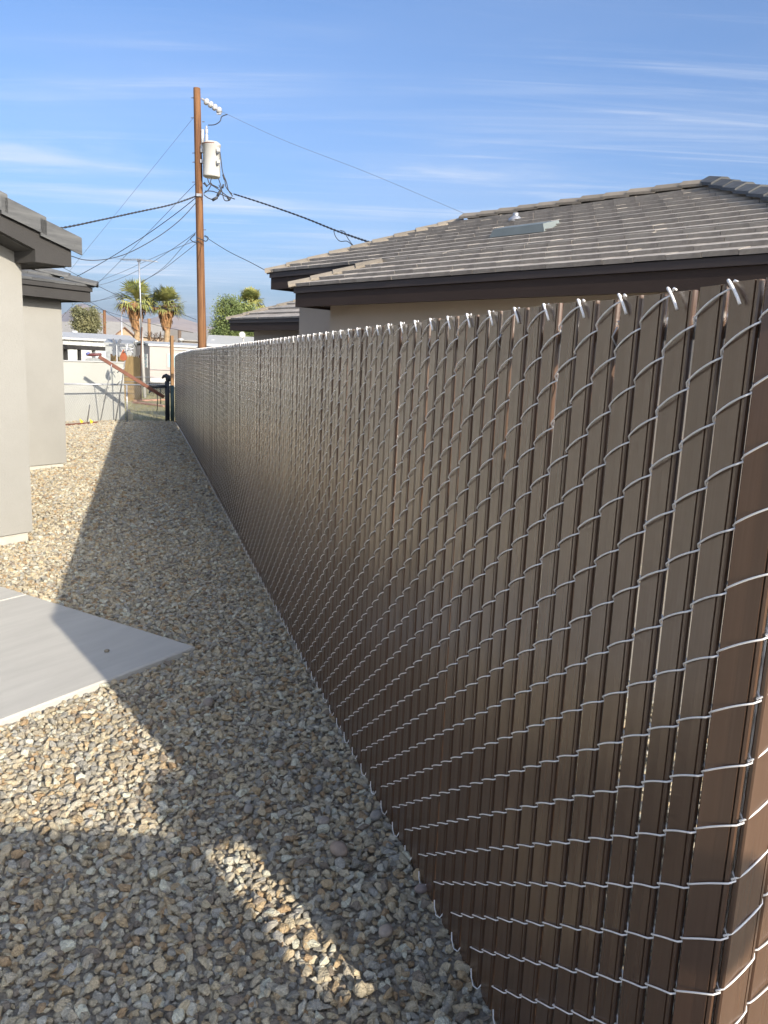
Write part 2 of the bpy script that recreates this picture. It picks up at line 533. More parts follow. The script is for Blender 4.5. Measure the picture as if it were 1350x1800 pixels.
def gravel_object(name, parts):
    X = np.concatenate([p[0] for p in parts]); Y = np.concatenate([p[1] for p in parts]); Z = np.concatenate([p[2] for p in parts]); d = np.concatenate([p[3] for p in parts])
    n = len(X); r = np.random.default_rng(77)
    me = bpy.data.meshes.new(name)
    me.vertices.add(n)
    me.vertices.foreach_set('co', np.stack([X, Y, Z], 1).ravel())
    def attr(nm, ty, arr, key):
        a = me.attributes.new(nm, ty, 'POINT'); a.data.foreach_set(key, arr.ravel())
    rot = np.stack([r.normal(0, .33, n), r.normal(0, .33, n), r.uniform(0, 6.283, n)], 1)
    attr('rot', 'FLOAT_VECTOR', rot.astype(np.float32), 'vector')
    scl = np.stack([d / 2 * r.uniform(.9, 1.25, n), d / 2 * r.uniform(.8, 1.1, n), d / 2 * r.uniform(.8, 1.15, n)], 1)
    attr('scl', 'FLOAT_VECTOR', scl.astype(np.float32), 'vector')
    attr('pid', 'INT', r.integers(0, NP, n).astype(np.int32), 'value')
    me.update()
    o = link(name, me)
    ng = bpy.data.node_groups.new('scatter_stones', 'GeometryNodeTree')
    ng.interface.new_socket('Geometry', in_out='INPUT', socket_type='NodeSocketGeometry')
    ng.interface.new_socket('Geometry', in_out='OUTPUT', socket_type='NodeSocketGeometry')
    N = ng.nodes; L = ng.links
    gi = N.new('NodeGroupInput'); go = N.new('NodeGroupOutput')
    ci = N.new('GeometryNodeCollectionInfo'); ci.inputs['Collection'].default_value = stones
    ci.inputs['Separate Children'].default_value = True; ci.inputs['Reset Children'].default_value = True
    ip = N.new('GeometryNodeInstanceOnPoints'); ip.inputs['Pick Instance'].default_value = True
    def na(nm, ty):
        q = N.new('GeometryNodeInputNamedAttribute'); q.data_type = ty; q.inputs[0].default_value = nm; return q.outputs[0]
    L.new(gi.outputs[0], ip.inputs['Points']); L.new(ci.outputs[0], ip.inputs['Instance'])
    L.new(na('pid', 'INT'), ip.inputs['Instance Index'])
    L.new(na('rot', 'FLOAT_VECTOR'), ip.inputs['Rotation']); L.new(na('scl', 'FLOAT_VECTOR'), ip.inputs['Scale'])
    L.new(ip.outputs[0], go.inputs[0])
    md = o.modifiers.new('scatter', 'NODES'); md.node_group = ng
    print('stones', n)
    return o


gv = gravel_object('gravel', parts)
kind(gv, 'stuff'); gv['label'] = 'loose tan, grey and ochre crushed gravel covering the side yard'

# single cobbles one can point to
cob = [(596, 1498, 0.073, (0.321, 0.249, 0.192), 'large pinkish brown cobble lying in the shaded gravel'),
       (661, 1437, 0.053, (0.259, 0.240, 0.212), 'grey rounded cobble beside the foot of the brown fence'),
       (678, 1641, 0.050, (0.357, 0.295, 0.237), 'smooth pinkish oval pebble in the gravel near the fence, lower middle'),
       (740, 1565, 0.043, (0.268, 0.215, 0.188), 'small mauve pebble touching the bottom of the fence slats'),
       (570, 1447, 0.047, (0.302, 0.262, 0.218), 'pair-topped tan pebble just above the large pinkish cobble'),
       (492, 1345, 0.047, (0.306, 0.276, 0.231), 'flat oval grey pebble in the gravel shade above the cobbles'),
       (560, 1390, 0.043, (0.213, 0.209, 0.194), 'dark grey blocky stone in the shaded gravel by the fence'),
       (437, 1425, 0.047, (0.278, 0.255, 0.219), 'smooth brownish oval pebble at the shadow edge'),
       (366, 1238, 0.065, (0.271, 0.231, 0.190), 'brown flat cobble right of the concrete slab in shade'),
       (188, 1146, 0.029, (0.228, 0.196, 0.145), 'small brown stone alone on the concrete slab')]
for i, (x, y, d, c, lab) in enumerate(cob):
    base = .042 if 'slab' in lab and 'alone' in lab else .022
    P = gnd(x, y, base)
    mt = mat('cobble_%d' % i, c, .8, var=.22, vscale=40, bump=.4, bscale=60, bdist=.004)
    import bmesh
    bm = bmesh.new(); bmesh.ops.create_icosphere(bm, subdivisions=2, radius=1)
    rr = np.random.default_rng(300 + i)
    ax_ = rr.normal(size=(5, 3)); ax_ /= np.linalg.norm(ax_, axis=1)[:, None]
    for vtx in bm.verts:
        k_ = 1.0
        for q in ax_:
            t_ = vtx.co.x * q[0] + vtx.co.y * q[1] + vtx.co.z * q[2]
            k_ -= .13 * max(0, t_ - .55)
        vtx.co *= k_ * rr.uniform(.97, 1.03)
    bmesh.ops.scale(bm, vec=(d * .56, d * .42, d * .36), verts=bm.verts)
    me = bpy.data.meshes.new('cobble'); bm.to_mesh(me); bm.free(); me.materials.append(mt)
    me.polygons.foreach_set('use_smooth', [True] * len(me.polygons))
    o = link('cobble', me, loc=(P[0], P[1], base + d * (.25 if i == 9 else .16)))
    o.rotation_euler = (0, 0, rr.uniform(0, 6.28))
    tag(o, lab, 'stone', 'larger cobbles in the gravel')

# ------------------------------------------------------------------ privacy fence
P_S, Z_P = 0.0722, 0.1027
S0 = 0.948
ZTOP = 1.842
NCOL = 296
fence = thing('privacy_fence', 'long chain link privacy fence woven with vertical brown slats', 'fence', fp(S0, 0))
fence.location = tuple(fp(S0, 0))
FINV = Matrix.Translation(Vector(fence.location)).inverted()
fence2 = thing('privacy_fence', 'short sunlit return of the brown slatted fence, at the right frame edge', 'fence')
fence2.location = fence.location


def slat_mesh():
    w, t = .0582, .0116
    a, b = -w / 2, w / 2
    # profile in (x across, y depth) ; y>0 faces the camera side. x>0 is away from the camera (left in the photo)
    pr = [(a, -t * .2), (a + .0015, -t / 2), (b - .0015, -t / 2), (b, -t * .2), (b, t * .25), (b - .002, t / 2),
          (.012, t / 2 - .0002), (.0, t / 2 - .0005), (-.012, t / 2 - .0002),
          (a + .0092, t / 2), (a + .0090, t / 2 - .0060), (a + .0066, t / 2 - .0060), (a + .0064, t / 2 - .0008), (a + .002, t / 2 - .0012), (a, t * .2)]
    n = len(pr)
    mb = MB()
    zs = [.018, .35, .7, 1.05, 1.4, 1.72, ZTOP + .004]
    vs = [(x, y, z) for z in zs for x, y in pr]
    fs = []
    for k in range(len(zs) - 1):
        fs += [(k * n + i, k * n + (i + 1) % n, (k + 1) * n + (i + 1) % n, (k + 1) * n + i) for i in range(n)]
    mb.add(vs, fs)
    # hollow top: thin inner wall
    inner = [(x * .95 + (0 if x > a + .02 else .0), y * .72) for x, y in pr]
    o = len(mb.v)
    mb.v += [(x, y, zs[-1]) for x, y in inner] + [(x, y, zs[-1] - .05) for x, y in inner]
    top0 = (len(zs) - 1) * n
    for i in range(n):
        j = (i + 1) % n
        mb.f += [(top0 + i, top0 + j, o + j, o + i), (o + i, o + j, o + n + j, o + n + i)]
        mb.m += [0, 0]
    return mb.mesh('slat', M['slat'])


def wire_mesh(odd):
    """Flattened helix round one slat. Local x: 0 at the near (small s) edge .. P_S at the far edge; y: towards the camera side."""
    pts = []
    top = ZTOP if odd else ZTOP - Z_P / 2          # z of the highest knot on the near edge
    ov = .0042
    D = .0090
    turns = 17
    KN = .0052                                       # height of the hook where two wires interlock
    for k in range(turns):
        z = top - (turns - k) * Z_P
        for t in np.linspace(0, 1, 7)[:-1]:          # back strand, near edge to far edge
            pts.append((-ov + (P_S + 2 * ov) * t, -D * math.sin(math.pi * t) ** .3 if 0 < t < 1 else 0.0, z + (Z_P * .5 - KN) * t))
        pts.append((P_S + ov, 0.0, z + Z_P * .5 - KN * .2))
        for t in np.linspace(0, 1, 11)[1:-1]:        # front strand, far edge up to the near edge
            pts.append((P_S + ov - (P_S + 2 * ov) * t, D * 1.2 * math.sin(math.pi * t) ** .3, z + Z_P * .5 + (Z_P * .5 - KN) * t + .0035 * math.sin(math.pi * t)))
        pts.append((-ov, 0.0, z + Z_P - KN * .6))
    pts.append((-ov * .5, .002, top))
    pts = [p for p in pts if p[2] > .015]
    mb = MB()
    rw = .0017
    if odd:
        # bent over end at the top
        pts += [(-.001, .006, top + .006), (-.006, .012, top + .007), (-.014, .0135, top + .001), (-.024, .0135, top - .010), (-.032, .013, top - .021), (-.037, .0125, top - .030)]
        mb.tube(pts[:-6], rw, 5)
        mb.tube(pts[-7:], .0026, 6)
        mb.tube([(.004, -.004, top + .001), (-.004, -.002, top + .008), (-.016, .002, top + .004)], .002, 5)
        q = (P_S, .004, .03)
        mb.tube([(P_S - .01, .003, .05), (P_S + .004, .008, .022), (P_S + .020, .014, .020), (P_S + .032, .016, .040), (P_S + .036, .016, .062)], .0019, 5)
    else:
        mb.tube(pts, rw, 5)
    return mb.mesh('wire', M['galv'], True)


SL = slat_mesh()
WI = [wire_mesh(0), wire_mesh(1)]
# column edges: the far ones lie on the fence line, the near ones wrap round the corner
edges = [fp(S0 + k * P_S, 0) for k in range(NCOL + 1)]
K1 = FN * .892 + FU * .885
K2 = FN * .962 + FU * .895
ret_dir = unit(FN + FU * .10)
near = [K1, K2] + [K2 + ret_dir * P_S * k for k in range(1, 19)]
cols = [(edges[k], edges[k + 1], k, S0 + (k + .5) * P_S) for k in range(NCOL)]
cols += [(K1, edges[0], -1, S0)]
cols += [(near[j + 1], near[j], -2 - j, .9) for j in range(len(near) - 1)]
for (A, B, k, s) in cols:
    d = B - A; yaw = math.atan2(d[1], d[0]); ln = np.linalg.norm(d)
    dz = fdip(s)
    # mesh +y must face the camera side: local x from near to far edge, y = z cross x
    o = link('wire', WI[k % 2], fence if k > -2 else fence2)
    o.matrix_local = FINV @ Matrix.Translation((A[0], A[1], dz)) @ Matrix.Rotation(yaw, 4, 'Z') @ Matrix.Diagonal((ln / P_S, 1, 1, 1))
    c = (A + B) / 2
    o = link('slat', SL, fence if k > -2 else fence2)
    j = .0013
    wide = 1.16 if k < -1 else (1.08 if k < 0 else 1.0)
    o.matrix_local = (FINV @ Matrix.Translation((c[0] + random.uniform(-1, 1) * j * FU[0], c[1] + random.uniform(-1, 1) * j * FU[1], dz + random.uniform(-.004, .003)))
                      @ Matrix.Rotation(yaw + random.gauss(0, .012), 4, 'Z') @ Matrix.Rotation(random.gauss(0, .0018), 4, 'Y') @ Matrix.Rotation(random.gauss(0, .0012), 4, 'X') @ Matrix.Diagonal((wide, 1, 1, 1)))


def to_fence(mb, name, mt, smooth=True, parent=None):
    mb.v = [tuple(np.array(p) - np.array(fence.location)) for p in mb.v]
    return mb.build(name, mt, parent or fence, smooth)


rail = [fp(s, 1.785 + fdip(s), -.030) for s in np.concatenate([[.93], np.arange(2, 22.2, .6), [22.3]])]
to_fence(MB().tube(rail, .0208, 10), 'top_rail', M['galvdull'])
to_fence(MB().tube([fp(.93, .10, -.012)] + [fp(s, .10 + fdip(s), -.012) for s in np.arange(2, 22.3, 1.)], .0025, 5), 'tension_wire', M['galvdull'])
for s in (4.0, 7.05, 10.1, 13.15, 16.2, 19.25):
    to_fence(MB().tube([fp(s, -.3 + fdip(s), -.040), fp(s, 1.80 + fdip(s), -.040)], .030, 10), 'line_post', M['galvdull'])
cp = fp(.972, 0, -.085)
to_fence(MB().tube([cp - UZ * .3, cp + UZ * 1.815], .0365, 14), 'corner_post', M['galvdull'])
to_fence(MB().lathe(cp + UZ * 1.815, [(.041, 0), (.040, .02), (.028, .038), (.008, .046)], 14), 'post_cap', M['galvdull'])
to_fence(MB().tube([cp + UZ * 1.785, cp + UZ * 1.785 + ret_dir * 1.36], .0208, 10), 'top_rail', M['galvdull'], True, fence2)
q2 = cp + ret_dir * 1.36
to_fence(MB().tube([q2 - UZ * .3, q2 + UZ * 1.815], .03, 12), 'end_post', M['galvdull'], True, fence2)
ep = fp(22.36, fdip(22.4), -.03)
to_fence(MB().tube([ep - UZ * .3, ep + UZ * 1.66], .035, 10), 'end_post', M['galvdull'])
for k in range(5, 270, 7):                                        # ties holding the mesh to the top rail
    s = S0 + k * P_S
    to_fence(MB().tube([fp(s - .004, 1.79 + fdip(s), .006), fp(s + .006, 1.772 + fdip(s), .009), fp(s + .004, 1.755 + fdip(s), .0), fp(s - .003, 1.76 + fdip(s), -.05), fp(s - .006, 1.805 + fdip(s), -.045), fp(s, 1.80 + fdip(s), .004)], .0017, 5), 'tie', M['galvdull'])

# unseen slatted panel added behind the camera to cast the lower left shadow
gate = thing('gate_shadow_caster', 'unseen brown slatted panel added behind the viewpoint to shade the lower left gravel', 'shadow caster', (1.4, -1.05, 0))
gx0, gx1, gy = .55, 1.985, -1.05
mbx = MB()
for (p, q) in (((gx0, gy, .06), (gx0, gy, 1.80)), ((gx1, gy, .06), (gx1, gy, 1.80)), ((gx0, gy, .07), (gx1, gy, .07)), ((gx0, gy, 1.79), (gx1, gy, 1.79))):
    mbx.tube([p, q], .021, 8)
mbx.build('caster_frame', M['galvdull'], gate, True)
k = 0
x = gx0 + .04
while x < gx1 - .03:
    o = link('slat', SL, gate); o.matrix_local = Matrix.Translation((x, gy, 0)) @ Matrix.Rotation(math.pi, 4, 'Z')
    x += .0615
fb_ = v3(gx1 + .125, gy, 1.94)
MB().tube([(gx1 - .05, gy, 1.80), (gx1 + .02, gy, 1.86), fb_], .016, 8).build('bent_arm', M['galvdull'], gate, True)  # invented arm that carries the shadow block, no lamp
MB().lathe(fb_ - UZ * .10, [(.06, 0), (.12, .03), (.15, .10), (.12, .17), (.04, .21)], 12).build('round_shadow_block', M['galvdull'], gate, True)  # rounded block added only to shade between the sunlit wedge and sliver
MB().box((gx1 + .145, gy - .02, .75), (.24, .03, 1.50)).build('shadow_panel', M['slat'], gate)  # unseen panel added to cut off the near end of the sunlit sliver

# ------------------------------------------------------------------ tiles


def clip_poly(P, poly):
    """Sutherland-Hodgman: clip polygon P with convex polygon poly (ccw)."""
    out = P
    for i in range(len(poly)):
        a, b = poly[i], poly[(i + 1) % len(poly)]
        inp = out; out = []
        if not inp: return []
        f = lambda p: (b[0] - a[0]) * (p[1] - a[1]) - (b[1] - a[1]) * (p[0] - a[0])
        for j in range(len(inp)):
            p, q = inp[j], inp[(j + 1) % len(inp)]
            fp_, fq = f(p), f(q)
            if fp_ >= 0: out.append(p)
            if (fp_ >= 0) != (fq >= 0):
                t = fp_ / (fp_ - fq); out.append((p[0] + t * (q[0] - p[0]), p[1] + t * (q[1] - p[1])))
    return out


def area(P): return .5 * sum(P[i][0] * P[(i + 1) % len(P)][1] - P[(i + 1) % len(P)][0] * P[i][1] for i in range(len(P)))


def lay_tiles(face, poly, z0, pitch, w, e, material, parent, limit, base_v=0.0, th=.034, lift=.040, stag=.5, seed=3, name='roof_tile'):
    """face(u, v, z) -> world ; u along the eave, v up the slope in plan."""
    if area(poly) < 0: poly = poly[::-1]
    umin, umax = min(p[0] for p in poly), max(p[0] for p in poly)
    vmin, vmax = min(p[1] for p in poly), max(p[1] for p in poly)
    r = random.Random(seed)
    tiles = []
    j0 = int(round((vmin - base_v) / e)); j = j0
    while base_v + j * e < vmax - .02:
        v0 = base_v + j * e; v1 = v0 + e + .05
        off = (w * stag if j % 2 else 0) + r.uniform(-.012, .012)
        i = int((umin - off) / w) - 1
        while i * w + off < umax:
            u0 = i * w + off
            g_ = .0025
            rect = [(u0 + g_, v0), (u0 + w - g_, v0), (u0 + w - g_, v1), (u0 + g_, v1)]
            pl = clip_poly(rect, poly)
            if len(pl) >= 3 and area(pl) > .004:
                jz = r.uniform(-.0015, .002); tw = r.uniform(-.002, .002); jv = r.uniform(-.003, .003)
                bot, top = [], []
                for (uu, vv) in pl:
                    zz = z0 + pitch * (vv - base_v) + lift * (1 - (vv - v0) / (v1 - v0)) + jz + tw * (uu - u0) / w
                    top.append(face(uu, vv + jv, zz)); bot.append(face(uu, vv + jv + th * .32, zz - th))
                tiles.append((top, bot))
            i += 1
        j += 1
    tiles.sort(key=lambda t: np.linalg.norm(np.mean(t[0], 0) - CAM))
    rest = MB()
    for n, (top, bot) in enumerate(tiles):
        n0 = np.cross(top[1] - top[0], top[2] - top[0])
        if n0[2] < 0: top, bot = top[::-1], bot[::-1]
        if n < limit:
            c = np.mean(top, 0)
            o = MB().prism([p - c for p in bot], [p - c for p in top]).build(name, material, parent)
            o.location = tuple(c)
        else:
            rest.prism(bot, top)
    if rest.v: kind(rest.build(name + 's', material, parent), 'stuff')
    return len(tiles)


def cap_tiles(P, Q, n, width, material, parent, ov=.05, peak=.055, lift=.03, name='ridge_tile', th=.03):
    """overlapping angled caps from P (low / near) to Q."""
    P, Q = np.array(P, float), np.array(Q, float)
    d = (Q - P); L = np.linalg.norm(d); d = d / L
    side = unit(np.cross(d, UZ)); up = np.cross(side, d)
    st = L / n
    for i in range(n):
        a = P + d * (i * st); b = P + d * (i * st + st + ov)
        la, lb = lift + .018, lift
        pts = []
        for (c, l) in ((a, la), (b, lb)):
            c = c + up * random.uniform(-.004, .004)
            pts.append([c - side * width / 2 + up * (l - peak), c - side * width * .12 + up * (l - .006), c + side * width * .12 + up * (l - .006), c + side * width / 2 + up * (l - peak),
                        c + side * width / 2 + up * (l - peak - th), c + up * (l - th - .012), c - side * width / 2 + up * (l - peak - th)])
        mb = MB(); A_, B_ = pts
        o_ = (P + d * (i * st))
        k = len(A_)
        mb.add([p - o_ for p in A_ + B_], [tuple(range(k)), tuple(range(2 * k - 1, k - 1, -1))] + [(q, q + k, (q + 1) % k + k, (q + 1) % k) for q in range(k)])
        ob = mb.build(name, material, parent); ob.location = tuple(o_)


# ------------------------------------------------------------------ left house
lh = thing('stucco_house', 'cream stucco house with charcoal tiled roof, left of the gravel', 'house', lp(0, 0))


def lbox(a0, a1, b0, b1, z0, z1, name, mt, parent=lh):
    return MB().box(lp((a0 + a1) / 2, (b0 + b1) / 2, (z0 + z1) / 2), (a1 - a0, b1 - b0, z1 - z0), D2, D1).build(name, mt, parent)


lbox(-7, 0, 0, 9, .098, 2.47, 'wall', M['stucco_l'])
lbox(-7, 3.135, 3.84, 12, .075, 2.472, 'wall', M['stucco_l'])
lbox(-7, -.03, .03, 9, -.3, .1, 'footing', M['footing'])
lbox(-7, 3.10, 3.87, 12, -.3, .077, 'footing', M['footing'])
# gable wall triangle
PL = 1 / 3
ridge_a = -3.4
gz = lambda a: 2.60 + (.28 - a) * PL if a > ridge_a else 2.60 + (.28 - ridge_a) * PL - (ridge_a - a) * PL
mb = MB()
g3 = [(-7, 2.46), (-.0, 2.46), (-.0, gz(0) - .12), (ridge_a, gz(ridge_a) - .12), (-7, gz(-7) - .12)]
mb.prism([lp(a, .001, z) for a, z in g3], [lp(a, .2, z) for a, z in g3])
mb.build('gable_wall', M['stucco_l'], lh)
lroof = MB().add([lp(.28, -.28, 2.555), lp(.28, 9, 2.555), lp(ridge_a, 9, gz(ridge_a) - .045), lp(ridge_a, -.28, gz(ridge_a) - .045), lp(-7.2, 9, gz(-7.2) - .045), lp(-7.2, -.28, gz(-7.2) - .045)],
                 [(0, 1, 2, 3), (3, 2, 4, 5)]).build('roof', M['underlay'], lh)
# barge board on the rake, boxed return at the eave corner
mb = MB()
bb = [(-7.0, gz(-7) - .22), (ridge_a, gz(ridge_a) - .22), (-.066, gz(-.066) - .195), (-.066, 2.423), (.275, 2.423), (.275, gz(.275) - .045), (ridge_a, gz(ridge_a) - .05), (-7, gz(-7) - .05)]
mb.prism([lp(a, -.30, z) for a, z in bb], [lp(a, -.26, z) for a, z in bb])
mb.build('barge_board', M['fascia_l'], lh)
# soffit of the rake and the boxed eave return
mb = MB()
mb.prism([lp(-7, -.26, gz(-7) - .21), lp(-7, 0, gz(-7) - .21), lp(ridge_a, 0, gz(ridge_a) - .21), lp(ridge_a, -.26, gz(ridge_a) - .21)],
         [lp(-7, -.26, gz(-7) - .19), lp(-7, 0, gz(-7) - .19), lp(ridge_a, 0, gz(ridge_a) - .19), lp(ridge_a, -.26, gz(ridge_a) - .19)])
mb.prism([lp(-.066, -.26, gz(-.066) - .20), lp(-.066, 0, gz(-.066) - .20), lp(ridge_a, 0, gz(ridge_a) - .21), lp(ridge_a, -.26, gz(ridge_a) - .21)],
         [lp(-.066, -.26, gz(-.066) - .18), lp(-.066, 0, gz(-.066) - .18), lp(ridge_a, 0, gz(ridge_a) - .19), lp(ridge_a, -.26, gz(ridge_a) - .19)])
mb.build('rake_soffit', M['fascia_l'], lh)
mb = MB()
mb.box(lp(.105, -.13, 2.50), (.33, .255, .15), D2, D1)
mb.build('eave_return', M['fascia_l'], lh)
mb = MB(); mb.box(lp(.255, 1.78, 2.485), (.035, 4.0, .13), D2, D1); mb.build('fascia', M['fascia_l'], lh)
mb = MB(); mb.box(lp(.12, 1.92, 2.43), (.24, 3.83, .012), D2, D1); mb.build('soffit', M['fascia_l'], lh)
# field tiles of the gable roof (mostly seen edge on) and rake tiles
lay_tiles(lambda u, v, z: lp(.335 - v, u, z), [(-.24, 0), (3.6, 0), (3.6, 3.7), (-.24, 3.7)], gz(.335) - .02, PL, .30, .32, M['tile_l'], lroof, 70)
st = .335
i = 0
a1 = .36
while a1 > ridge_a:
    a0 = a1 - st - .055
    mb = MB()
    zt0, zt1 = gz(a0) + .075, gz(a1) + .104
    # L shaped rake tile: side face hangs over the barge board, top lies on the field tiles
    hgt = .145
    out, th = -.335, .016
    prof = lambda z: [(out, z - hgt), (out, z - .008), (out + .008, z), (-.15, z + .004), (-.15, z - th), (out + th, z - th), (out + th, z - hgt)]
    pa = [lp(a0, b, z) for b, z in prof(zt0)]; pb = [lp(a1, b, z) for b, z in prof(zt1)]
    c = lp(a1, -.3, zt1)
    k = len(pa)
    mb.add([p - c for p in pa + pb], [tuple(range(k)), tuple(range(2 * k - 1, k - 1, -1))] + [(q, q + k, (q + 1) % k + k, (q + 1) % k) for q in range(k)])
    mb.box(lp(a1 - .075, out - .001, zt1 - .075) - c, (.008, .004, .008), D2, D1)
    o = mb.build('rake_tile', M['tile_l'], lroof); o.location = tuple(c)
    a1 -= st
    i += 1
# rear wing: hip roof whose eave faces the alley
ea, eb = 3.135 + .285, 3.84 - .285
mb = MB(); mb.box(lp((ea - 6) / 2, eb + .018, 2.505), (ea + 6, .036, .145), D2, D1); mb.build('fascia', M['fascia_l'], lh)
mb = MB(); mb.box(lp((ea + .012 - 6) / 2, eb - .004, 2.607), (ea + .012 + 6, .06, .058), D2, D1); mb.build('eave_trim', M['fascia_l'], lh)
mb = MB(); mb.box(lp(ea - .018, eb + 4.04, 2.505), (.036, 8, .145), D2, D1); mb.build('fascia', M['fascia_l'], lh)
mb = MB(); mb.box(lp((ea - 6) / 2 - .02, eb + .155, 2.452), (ea + 5.94, .23, .012), D2, D1); mb.build('soffit', M['fascia_l'], lh)
mb = MB(); mb.box(lp(ea - .155, eb + 4.2, 2.4525), (.23, 7.8, .012), D2, D1); mb.build('soffit', M['fascia_l'], lh)
hz = lambda b: 2.640 + (b - eb) * PL
lroof2 = MB().add([lp(ea, eb, 2.638), lp(-6, eb, 2.638), lp(-6, eb + 4, hz(eb + 4)), lp(ea - 4, eb + 4, hz(eb + 4)), lp(ea, eb + 8, 2.638)], [(0, 3, 2, 1), (0, 4, 3)]).build('roof', M['underlay'], lh)
lay_tiles(lambda u, v, z: lp(ea + .05 - u, eb - .045 + v, z), [(0.0, 0), (6.5, 0), (6.5, 3.4), (3.4, 3.4)], 2.638, PL, .335, .33, M['tile_l'], lroof2, 80, seed=8)
lay_tiles(lambda u, v, z: lp(ea + .05 - v, eb - .045 + u, z), [(0.0, 0), (6.5, 0), (6.5, 3.4), (3.4, 3.4)], 2.638, PL, .335, .33, M['tile_l'], lroof2, 20, seed=9)
cap_tiles(lp(ea + .075, eb - .07, 2.69), lp(ea - 3.4, eb + 3.4, 2.71 + 3.4 * PL), 13, .26, M['tile_l'], lroof2, name='hip_tile')

# ------------------------------------------------------------------ right house
PR = .4167
rh = thing('stucco_house', 'taupe stucco house with brown tiled hip roof behind the slatted fence', 'house', rp(6, 7))


def rbox(a0, a1, b0, b1, z0, z1, name, mt, parent=rh):
    return MB().box(rp((a0 + a1) / 2, (b0 + b1) / 2, (z0 + z1) / 2), (a1 - a0, b1 - b0, z1 - z0), R1, R2).build(name, mt, parent)


EB, BB = 6.19, 7.08                      # eave lines (fascia faces): front section, rear section
ZE = 2.62                                # underside of the tiles at the front eave
FA, FB = 8.22, 10.02                     # far ends of the two eaves
FR = 1.40                                # near end, outside the frame
rbox(FR + .3, FA - .32, EB + .32, 11.5, -.3, 2.44, 'wall', M['stucco_r'])
rbox(FR + .3, FB - .30, BB + .32, 11.4, -.3, 2.81, 'wall', M['stucco_r'])
ztop = lambda b: ZE + .05 + PR * (b - (EB - .05))
# fascia, trim, soffit
zf0 = 2.395
rbox(FR, FA, EB, EB + .04, zf0, zf0 + .165, 'fascia', M['fascia_r'])
rbox(FR, FA + .012, EB - .022, EB + .04, zf0 + .167, zf0 + .238, 'eave_trim', M['trim_r'])
rbox(FA - .04, FA, EB + .042, 7.6, zf0 + .001, zf0 + .166, 'fascia', M['fascia_r'])
rbox(FA - .04, FA + .022, EB + .042, 7.4, zf0 + .168, zf0 + .237, 'eave_trim', M['trim_r'])
rbox(FR, FA - .045, EB + .042, EB + .33, zf0 + .03, zf0 + .042, 'soffit', M['fascia_r'])
rbox(FA - .33, FA - .042, EB + .335, 7.3, zf0 + .031, zf0 + .043, 'soffit', M['fascia_r'])
dzB = PR * (BB - EB)
rbox(7.3, FB, BB, BB + .04, zf0 + dzB, zf0 + dzB + .165, 'fascia', M['fascia_r'])
rbox(7.3, FB + .012, BB - .022, BB + .04, zf0 + dzB + .167, zf0 + dzB + .238, 'eave_trim', M['trim_r'])
rbox(FB - .04, FB, BB + .042, 11, zf0 + dzB + .001, zf0 + dzB + .166, 'fascia', M['fascia_r'])
rbox(FB - .04, FB + .022, BB + .042, 11, zf0 + dzB + .168, zf0 + dzB + .237, 'eave_trim', M['trim_r'])
rbox(7.9, FB - .042, BB + .042, BB + .33, zf0 + dzB + .03, zf0 + dzB + .042, 'soffit', M['fascia_r'])
rbox(FB - .33, FB - .043, BB + .335, 11, zf0 + dzB + .031, zf0 + dzB + .043, 'soffit', M['fascia_r'])
tA, tF, tB = FA + .06, FR - .06, FB + .06          # tile corners
eT, bT = EB - .05, BB - .05
RV = 9.06                                          # ridge line
zd = lambda b: ZE + PR * (b - eT) - .01
k1 = bT - eT; k2 = RV - bT; k3 = RV - eT
rroof = MB().add([rp(tF + .05, eT + .05, zd(eT + .05)), rp(tA - .05, eT + .05, zd(eT + .05)), rp(tA - k1, bT, zd(bT)), rp(tB - .05, bT + .05, zd(bT + .05)), rp(tB - k2, RV, zd(RV)), rp(tF + k3, RV, zd(RV)),
                  rp(tA - .05, 7.6, zd(eT)), rp(tB - .05, 11, zd(bT)), rp(tF + k3, 12, zd(eT)), rp(tB - k2, 12, zd(eT)), rp(tF, 12, zd(eT))],
                 [(0, 5, 4, 3, 2, 1), (1, 2, 6), (3, 4, 9, 7), (4, 5, 8, 9), (0, 10, 8, 5)]).build('roof', M['underlay'], rh)
rf = lambda u, v, z: rp(u, v, z)
EXP = .205
nt_ = lay_tiles(rf, [(tF, eT), (tA, eT), (tA - k1, bT), (tF + k1, bT)], ZE + .012, PR, .292, EXP, M['tile_r'], rroof, 120, base_v=eT, seed=4, th=.038, lift=.046)
nu_ = lay_tiles(rf, [(tF + k1, bT), (tB, bT), (tB - k2, RV), (tF + k3, RV)], ZE + .012 + PR * (bT - eT), PR, .292, EXP, M['tile_r'], rroof, 176, base_v=bT, seed=5, th=.038, lift=.046)
print('right roof tiles', nt_, nu_)
lay_tiles(lambda u, v, z: rp(tA - v, u, z), [(eT, 0), (7.6, 0), (7.6, .75), (eT + .75, .75)], ZE + .012, PR, .292, EXP, M['tile_r'], rroof, 0, seed=6)
lay_tiles(lambda u, v, z: rp(tB - v, u, z), [(bT, 0), (11, 0), (11, k2), (bT + k2, k2)], ZE + .012 + PR * (bT - eT), PR, .292, EXP, M['tile_r'], rroof, 0, seed=7)
zt_ = lambda b: ZE + .055 + PR * (b - eT)
cap_tiles(rp(tA + .01, eT - .01, zt_(eT)), rp(tA - k1 + .10, bT - .10, zt_(bT) - .03), 4, .17, M['tile_tan'], rroof, name='hip_tile', lift=.012)
cap_tiles(rp(tB + .01, bT - .01, zt_(bT)), rp(tB - k2, RV, zt_(RV)), 9, .16, M['tile_tan'], rroof, name='hip_tile', lift=.012)
cap_tiles(rp(tB - k2 - .1, RV, zt_(RV) - .01), rp(tF + k3, RV, zt_(RV) - .01), 11, .27, M['tile_tan'], rroof, name='ridge_tile', lift=.055, peak=.07)
